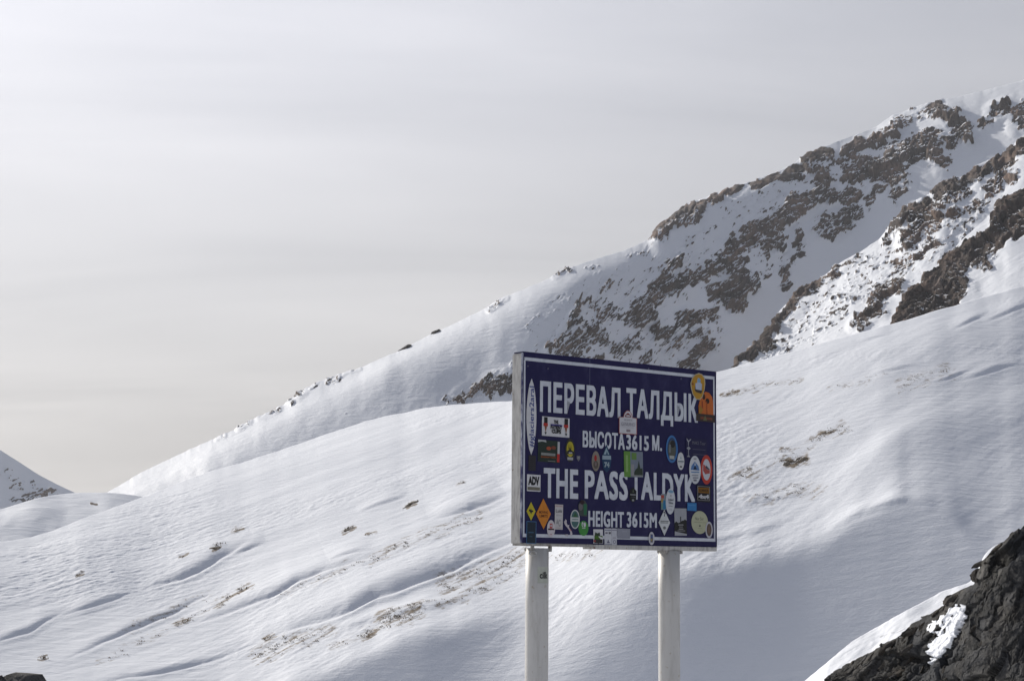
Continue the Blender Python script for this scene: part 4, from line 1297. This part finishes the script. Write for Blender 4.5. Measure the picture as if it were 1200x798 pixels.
S('oval', 793.4, 530, 801.4, 550.5, (.56, .57, .58), "small white oval sticker with grey lines").add('rect', .08, .44, .92, .52, (.16, .2, .22)).add('rect', .2, .36, .8, .38, GY).add('tri', .42, .64, .58, .8, (.12, .3, .34)).add('rect', .34, .14, .64, .22, BK)
a = S('rect', 803.5, 514, 828, 537, (.017, .0155, .060), "dark tour sticker with a pale antler emblem")
a.add('pts', 0, 0, 1, 1, (.30, .31, .34), [(.10, .60), (.12, .60), (.14, .82), (.22, .90), (.24, .98), (.13, .88), (.10, .88), (.02, 1), (.04, .88), (.09, .80)])
a.add('diamond', .02, .38, .22, .58, (.26, .27, .3)).add('pts', 0, 0, 1, 1, (.26, .27, .3), [(.10, .16), (.13, .16), (.13, .38), (.10, .38)]).add('tri', .03, .04, .2, .15, (.26, .27, .3))
a.text("MAKS Tour", .29, .70, .92, .88, (.16, .16, .19), 0).add('rect', .3, .44, .92, .47, (.085, .085, .13)).add('rect', .3, .19, .94, .22, (.085, .085, .13))
S('oval', 807, 534, 820.6, 567, (.55, .57, .60), "white oval sticker with blue mountain peaks", 1).add('pts', 0, 0, 1, 1, (.08, .17, .36), [(.12, .5), (.88, .48), (.8, .64), (.64, .72), (.5, .8), (.34, .72), (.2, .64)]).add('tri', .34, .52, .66, .66, (.012, .02, .04)).add(
    'tri', .44, .66, .56, .78, (.5, .53, .57)).add('rect', .15, .40, .85, .44, (.12, .22, .4)).add('rect', .2, .29, .75, .32, (.2, .21, .25)).add('rect', .28, .20, .76, .24, (.2, .21, .25)).add('rect', .34, .1, .6, .16, (.16, .16, .2)).add('rect', .38, .86, .62, .92, GY)
S('oval', 820.6, 533, 834.2, 567.5, (.44, .05, .035), "red ringed oval sticker with a white centre").add('oval', .16, .14, .84, .86, (.50, .51, .55)).add('pts', 0, 0, 1, 1, (.36, .08, .07), [(.2, .46), (.4, .34), (.78, .38), (.8, .5), (.55, .5), (.4, .64), (.22, .68)]).add(
    'pts', 0, 0, 1, 1, (.05, .05, .08), [(.4, .58), (.6, .5), (.8, .52), (.62, .58), (.5, .64)])
S('rect', 816, 568.5, 832.2, 588.2, (.016, .016, .02), "black sticker with an orange strip above white numbers").add('rect', .06, .10, .94, .94, (.26, .26, .27)).add('rect', .09, .125, .91, .915, (.014, .014, .016)).add('rect', .10, .54, .90, .86, (.22, .10, .012)).text(
    "4x4", .12, .20, .88, .47, (.50, .50, .52), .06).text("SUMMER", .14, .60, .86, .78, (.07, .035, .01), .04)
S('rect', 805, 589, 815.8, 598.4, (.035, .17, .40), "small plain blue rectangular sticker").add('rect', .1, .62, .9, .78, (.06, .22, .46))
S('rect', 774.2, 578.5, 780, 597.2, (.20, .26, .30), "narrow rainbow coloured sticker").add('rect', 0, .72, .6, .92, (.36, .07, .05)).add('rect', 0, .46, .45, .68, (.36, .25, .08)).add('rect', .4, .04, .95, .6, (.03, .17, .32)).add('rect', .05, .05, .3, .4, (.12, .25, .2))
S('oval', 779.5, 572.2, 790.4, 602.5, (.54, .56, .60), "tilted white oval sticker with handwriting", 1, tilt=-.05).add('oval', .22, .82, .8, .94, (.18, .33, .46)).add('rect', .46, .68, .58, .76, GY).text("Iceland", .26, .52, .82, .62, (.13, .14, .16), .03).text("Kites", .3, .40, .78, .50, (.13, .14, .16), .03).add(
    'rect', .3, .30, .75, .33, GY).add('rect', .35, .16, .7, .2, (.42, .43, .47))
S('diamond', 771, 597, 784.6, 627.4, (.55, .57, .58), "white diamond sticker with a hook and dark print", 1).add('pts', 0, 0, 1, 1, BK, [(.42, .9), (.56, .92), (.6, .84), (.54, .80), (.54, .74), (.48, .74), (.48, .8), (.54, .85), (.5, .88), (.43, .87)]).add(
    'rect', .16, .54, .86, .57, (.13, .14, .14)).add('rect', .16, .48, .8, .51, (.13, .14, .14)).add('oval', .38, .24, .62, .36, (.15, .16, .16))
S('rect', 790, 595.5, 804.2, 627.4, (.32, .33, .36), "grey photo sticker with a dark forest and pale print").add('pts', 0, 0, 1, 1, (.018, .019, .018), [(0, .16), (.4, .12), (1, .06), (1, .55), (.84, .6), (.78, .56), (.62, .55), (.5, .50), (.3, .46), (.14, .52), (0, .46)]).add(
    'rect', .46, .5, .54, .70, (.04, .04, .045)).add('rect', .3, .38, .72, .41, (.3, .3, .31)).add('rect', .36, .31, .66, .335, (.25, .25, .26)).add('rect', .32, .23, .7, .26, (.28, .28, .29)).add('rect', .22, .165, .85, .19, (.25, .25, .26))
S('oval', 809.8, 598.5, 829.2, 625.4, (.42, .43, .30), "cream round sticker with fine dark print").text("Nur Sur", .22, .60, .74, .74, (.09, .09, .07), 0.0).add('rect', .16, .49, .86, .51, (.25, .26, .18)).add('diamond', .45, .30, .56, .40, (.06, .06, .05)).add('rect', .38, .24, .62, .255, (.25, .26, .18)).add('rect', .3, .12, .7, .13, (.3, .3, .21))
S('oval', 826, 611, 834.4, 630.3, (.46, .46, .50), "small brown oval sticker with a white rim", 1).add('oval', .16, .12, .84, .88, (.11, .075, .06)).add('oval', .32, .3, .66, .7, (.15, .10, .075))
S('oval', 759.4, 623, 766.3, 638.4, (.50, .50, .54), "small white oval sticker across the bottom border", 1).add('rect', .3, .2, .72, .82, (.10, .10, .13)).add('rect', .36, .52, .66, .74, (.08, .12, .28)).add('rect', .36, .3, .6, .48, (.3, .24, .1))
a = S('pts', 818, 459, 835.4, 487, (.50, .13, .03), "orange dome shaped poster sticker above a dark bar", pts=[(0, 0), (1, 0), (1, .55), (.92, .8), (.74, .96), (.5, 1), (.3, .9), (.1, .62), (0, .4)])
a.add('oval', .48, .50, .74, .72, (.025, .018, .015)).add('rect', .22, .3, .3, .6, (.28, .06, .02)).add('rect', .52, .05, .58, .6, (.3, .07, .02)).add('oval', .26, .66, .46, .9, (.05, .02, .015)).add('pts', 0, 0, 1, 1, (.34, .17, .03), [(0, .05), (.12, .05), (.3, .24), (.12, .4), (.02, .35)])
S('rect', 815.2, 485.4, 837, 494.2, (.05, .035, .03), "dark bar sticker with orange print below the dome", 1).add('rect', .22, .3, .86, .62, (.17, .055, .03)).add('tri', .36, .15, .58, .85, (.13, .12, .06))
S('pts', 808.4, 437, 825.8, 468.4, (.44, .40, .30), "egg shaped yellow orange sticker with a pale blue mug", 1, pts=[(.38, 0), (.64, 0), (.82, .12), (.95, .4), (1, .62), (.95, .85), (.78, .97), (.55, 1), (.3, .93), (.1, .78), (0, .58), (.04, .38), (.16, .16)]).add(
    'pts', 0, 0, 1, 1, (.44, .24, .03), [(.40, .03), (.62, .03), (.79, .14), (.91, .4), (.95, .62), (.91, .83), (.76, .94), (.55, .965), (.32, .9), (.14, .76), (.05, .58), (.09, .4), (.2, .18)]).add(
    'pts', 0, 0, 1, 1, (.06, .05, .04), [(.28, .34), (.36, .28), (.72, .24), (.8, .34), (.74, .5), (.3, .48)]).add('pts', 0, 0, 1, 1, (.42, .46, .56), [(.34, .38), (.74, .36), (.76, .6), (.66, .64), (.66, .78), (.5, .82), (.44, .74), (.44, .62), (.32, .6)]).add(
    'pts', 0, 0, 1, 1, (.20, .36, .52), [(.46, .64), (.66, .64), (.64, .78), (.5, .8)]).add('rect', .08, .52, .2, .6, (.2, .07, .03))

# ---------------------------------------------------------------- posts
def tube(name, x, y, r, z0, z1, seg=40):
    v, f = [], []
    zs = [z0 + (z1 - z0) * k / 6 for k in range(7)]
    for z in zs:
        v += [(x + r * math.cos(2 * math.pi * k / seg), y + r * math.sin(2 * math.pi * k / seg), z) for k in range(seg)]
    for j in range(6):
        for k in range(seg):
            f.append((j * seg + k, j * seg + (k + 1) % seg, (j + 1) * seg + (k + 1) % seg, (j + 1) * seg + k))
    f.append(tuple(range(seg))[::-1]); f.append(tuple(range(6 * seg, 7 * seg)))
    me = mesh(name, v, f, True)
    me.polygons[-1].use_smooth = False; me.polygons[-2].use_smooth = False
    return me


def post_at(px, wpx, name_label):
    """pipe post under the board whose picture centre is px just below the board"""
    yc = TH * 0.5
    o = MI @ Vector((0, 0, EYE))
    hx, hy, te = ray(np.array(float(px)), np.array(650.0))
    dd = MI.to_3x3() @ Vector((float(hx), float(hy), float(te)))
    t = (yc - o.y) / dd.y
    p = o + dd * t
    rng = (MW @ p - Vector((0, 0, EYE))).length
    r = 0.5 * wpx / FPX * rng
    ob = obj("post", tube("post", p.x, yc, r, -2.15, -0.0295), m_post, sign, name_label)
    return p.x, yc, r, ob


xl, yl, rl, post_l = post_at(629.5, 27.0, "left white pipe post with a small worn label")
xr, yr, rr_, post_r = post_at(784.0, 25.0, "right white pipe post")
for (x, y, r) in ((xl, yl, rl), (xr, yr, rr_)):
    obj("base_plate", box("base_plate", x - .16, x + .16, y - .16, y + .16, -2.02 + 0.12, -2.0 + 0.12, .004), m_iron, sign)
    obj("saddle_plate", box("saddle_plate", x - r * .95, x + r * .95, y - TH * .45, y + TH * .45, -0.0445, -0.0275, .002), m_iron, sign)
    for sgn in (-1, 1):
        obj("bracket", box("bracket", x + sgn * r - 0.010, x + sgn * r + 0.010, y - 0.05, y - 0.03, -0.05, -0.0145, .002), m_iron, sign)
# cable eye hanging at the left post's top
v, f = [], []
for a in range(20):
    A = a * math.pi / 10
    for b_ in range(8):
        B = b_ * math.pi / 4
        q = 0.026 + 0.006 * math.cos(B)
        v.append((xl - rl - 0.012 + q * math.cos(A) * 1.1, yl - 0.06 + 0.006 * math.sin(B), -0.062 + q * math.sin(A) * .55))
for a in range(20):
    for b_ in range(8):
        f.append((a * 8 + b_, ((a + 1) % 20) * 8 + b_, ((a + 1) % 20) * 8 + (b_ + 1) % 8, a * 8 + (b_ + 1) % 8))
obj("ring_bolt", mesh("ring_bolt", v, f, True), pm(.45, .45, .44), sign)
# worn label wrapped on the left post
v, f = [], []
cang = math.atan2((MI @ Vector((0, 0, EYE))).y - yl, (MI @ Vector((0, 0, EYE))).x - xl)
zt_, zb_ = uv(637, 664)[1], uv(637, 683)[1]


def wrap(name, a0, a1, z0, z1, dr, mat, parent, n=8):
    v, f = [], []
    for k in range(n + 1):
        A = cang + a0 + (a1 - a0) * k / n
        for z in (z0, z1):
            v.append((xl + (rl + dr) * math.cos(A), yl + (rl + dr) * math.sin(A), z))
    for k in range(n):
        f.append((k * 2, k * 2 + 2, k * 2 + 3, k * 2 + 1))
    return obj(name, mesh(name, v, f, True), mat, parent)


lab = wrap("worn_label", .05, 1.15, zb_, zt_, .0006, pm(.46, .48, .42), post_l)
tm = text_mesh("lettering", "cilk", .03)
n = len(tm.vertices); co = np.empty(n * 3, np.float32); tm.vertices.foreach_get("co", co); co = co.reshape(-1, 3)
ax = (co[:, 0] - co[:, 0].min()) / np.ptp(co[:, 0]); az = co[:, 1] / .75
Aa = cang + .22 + ax * .85; zz = zb_ + (zt_ - zb_) * (.30 + .42 * az)
tm.vertices.foreach_set("co", np.stack([xl + (rl + .0016) * np.cos(Aa), yl + (rl + .0016) * np.sin(Aa), zz], -1).astype(np.float32).ravel()); tm.update()
obj("lettering", tm, pm(.03, .03, .035), lab)
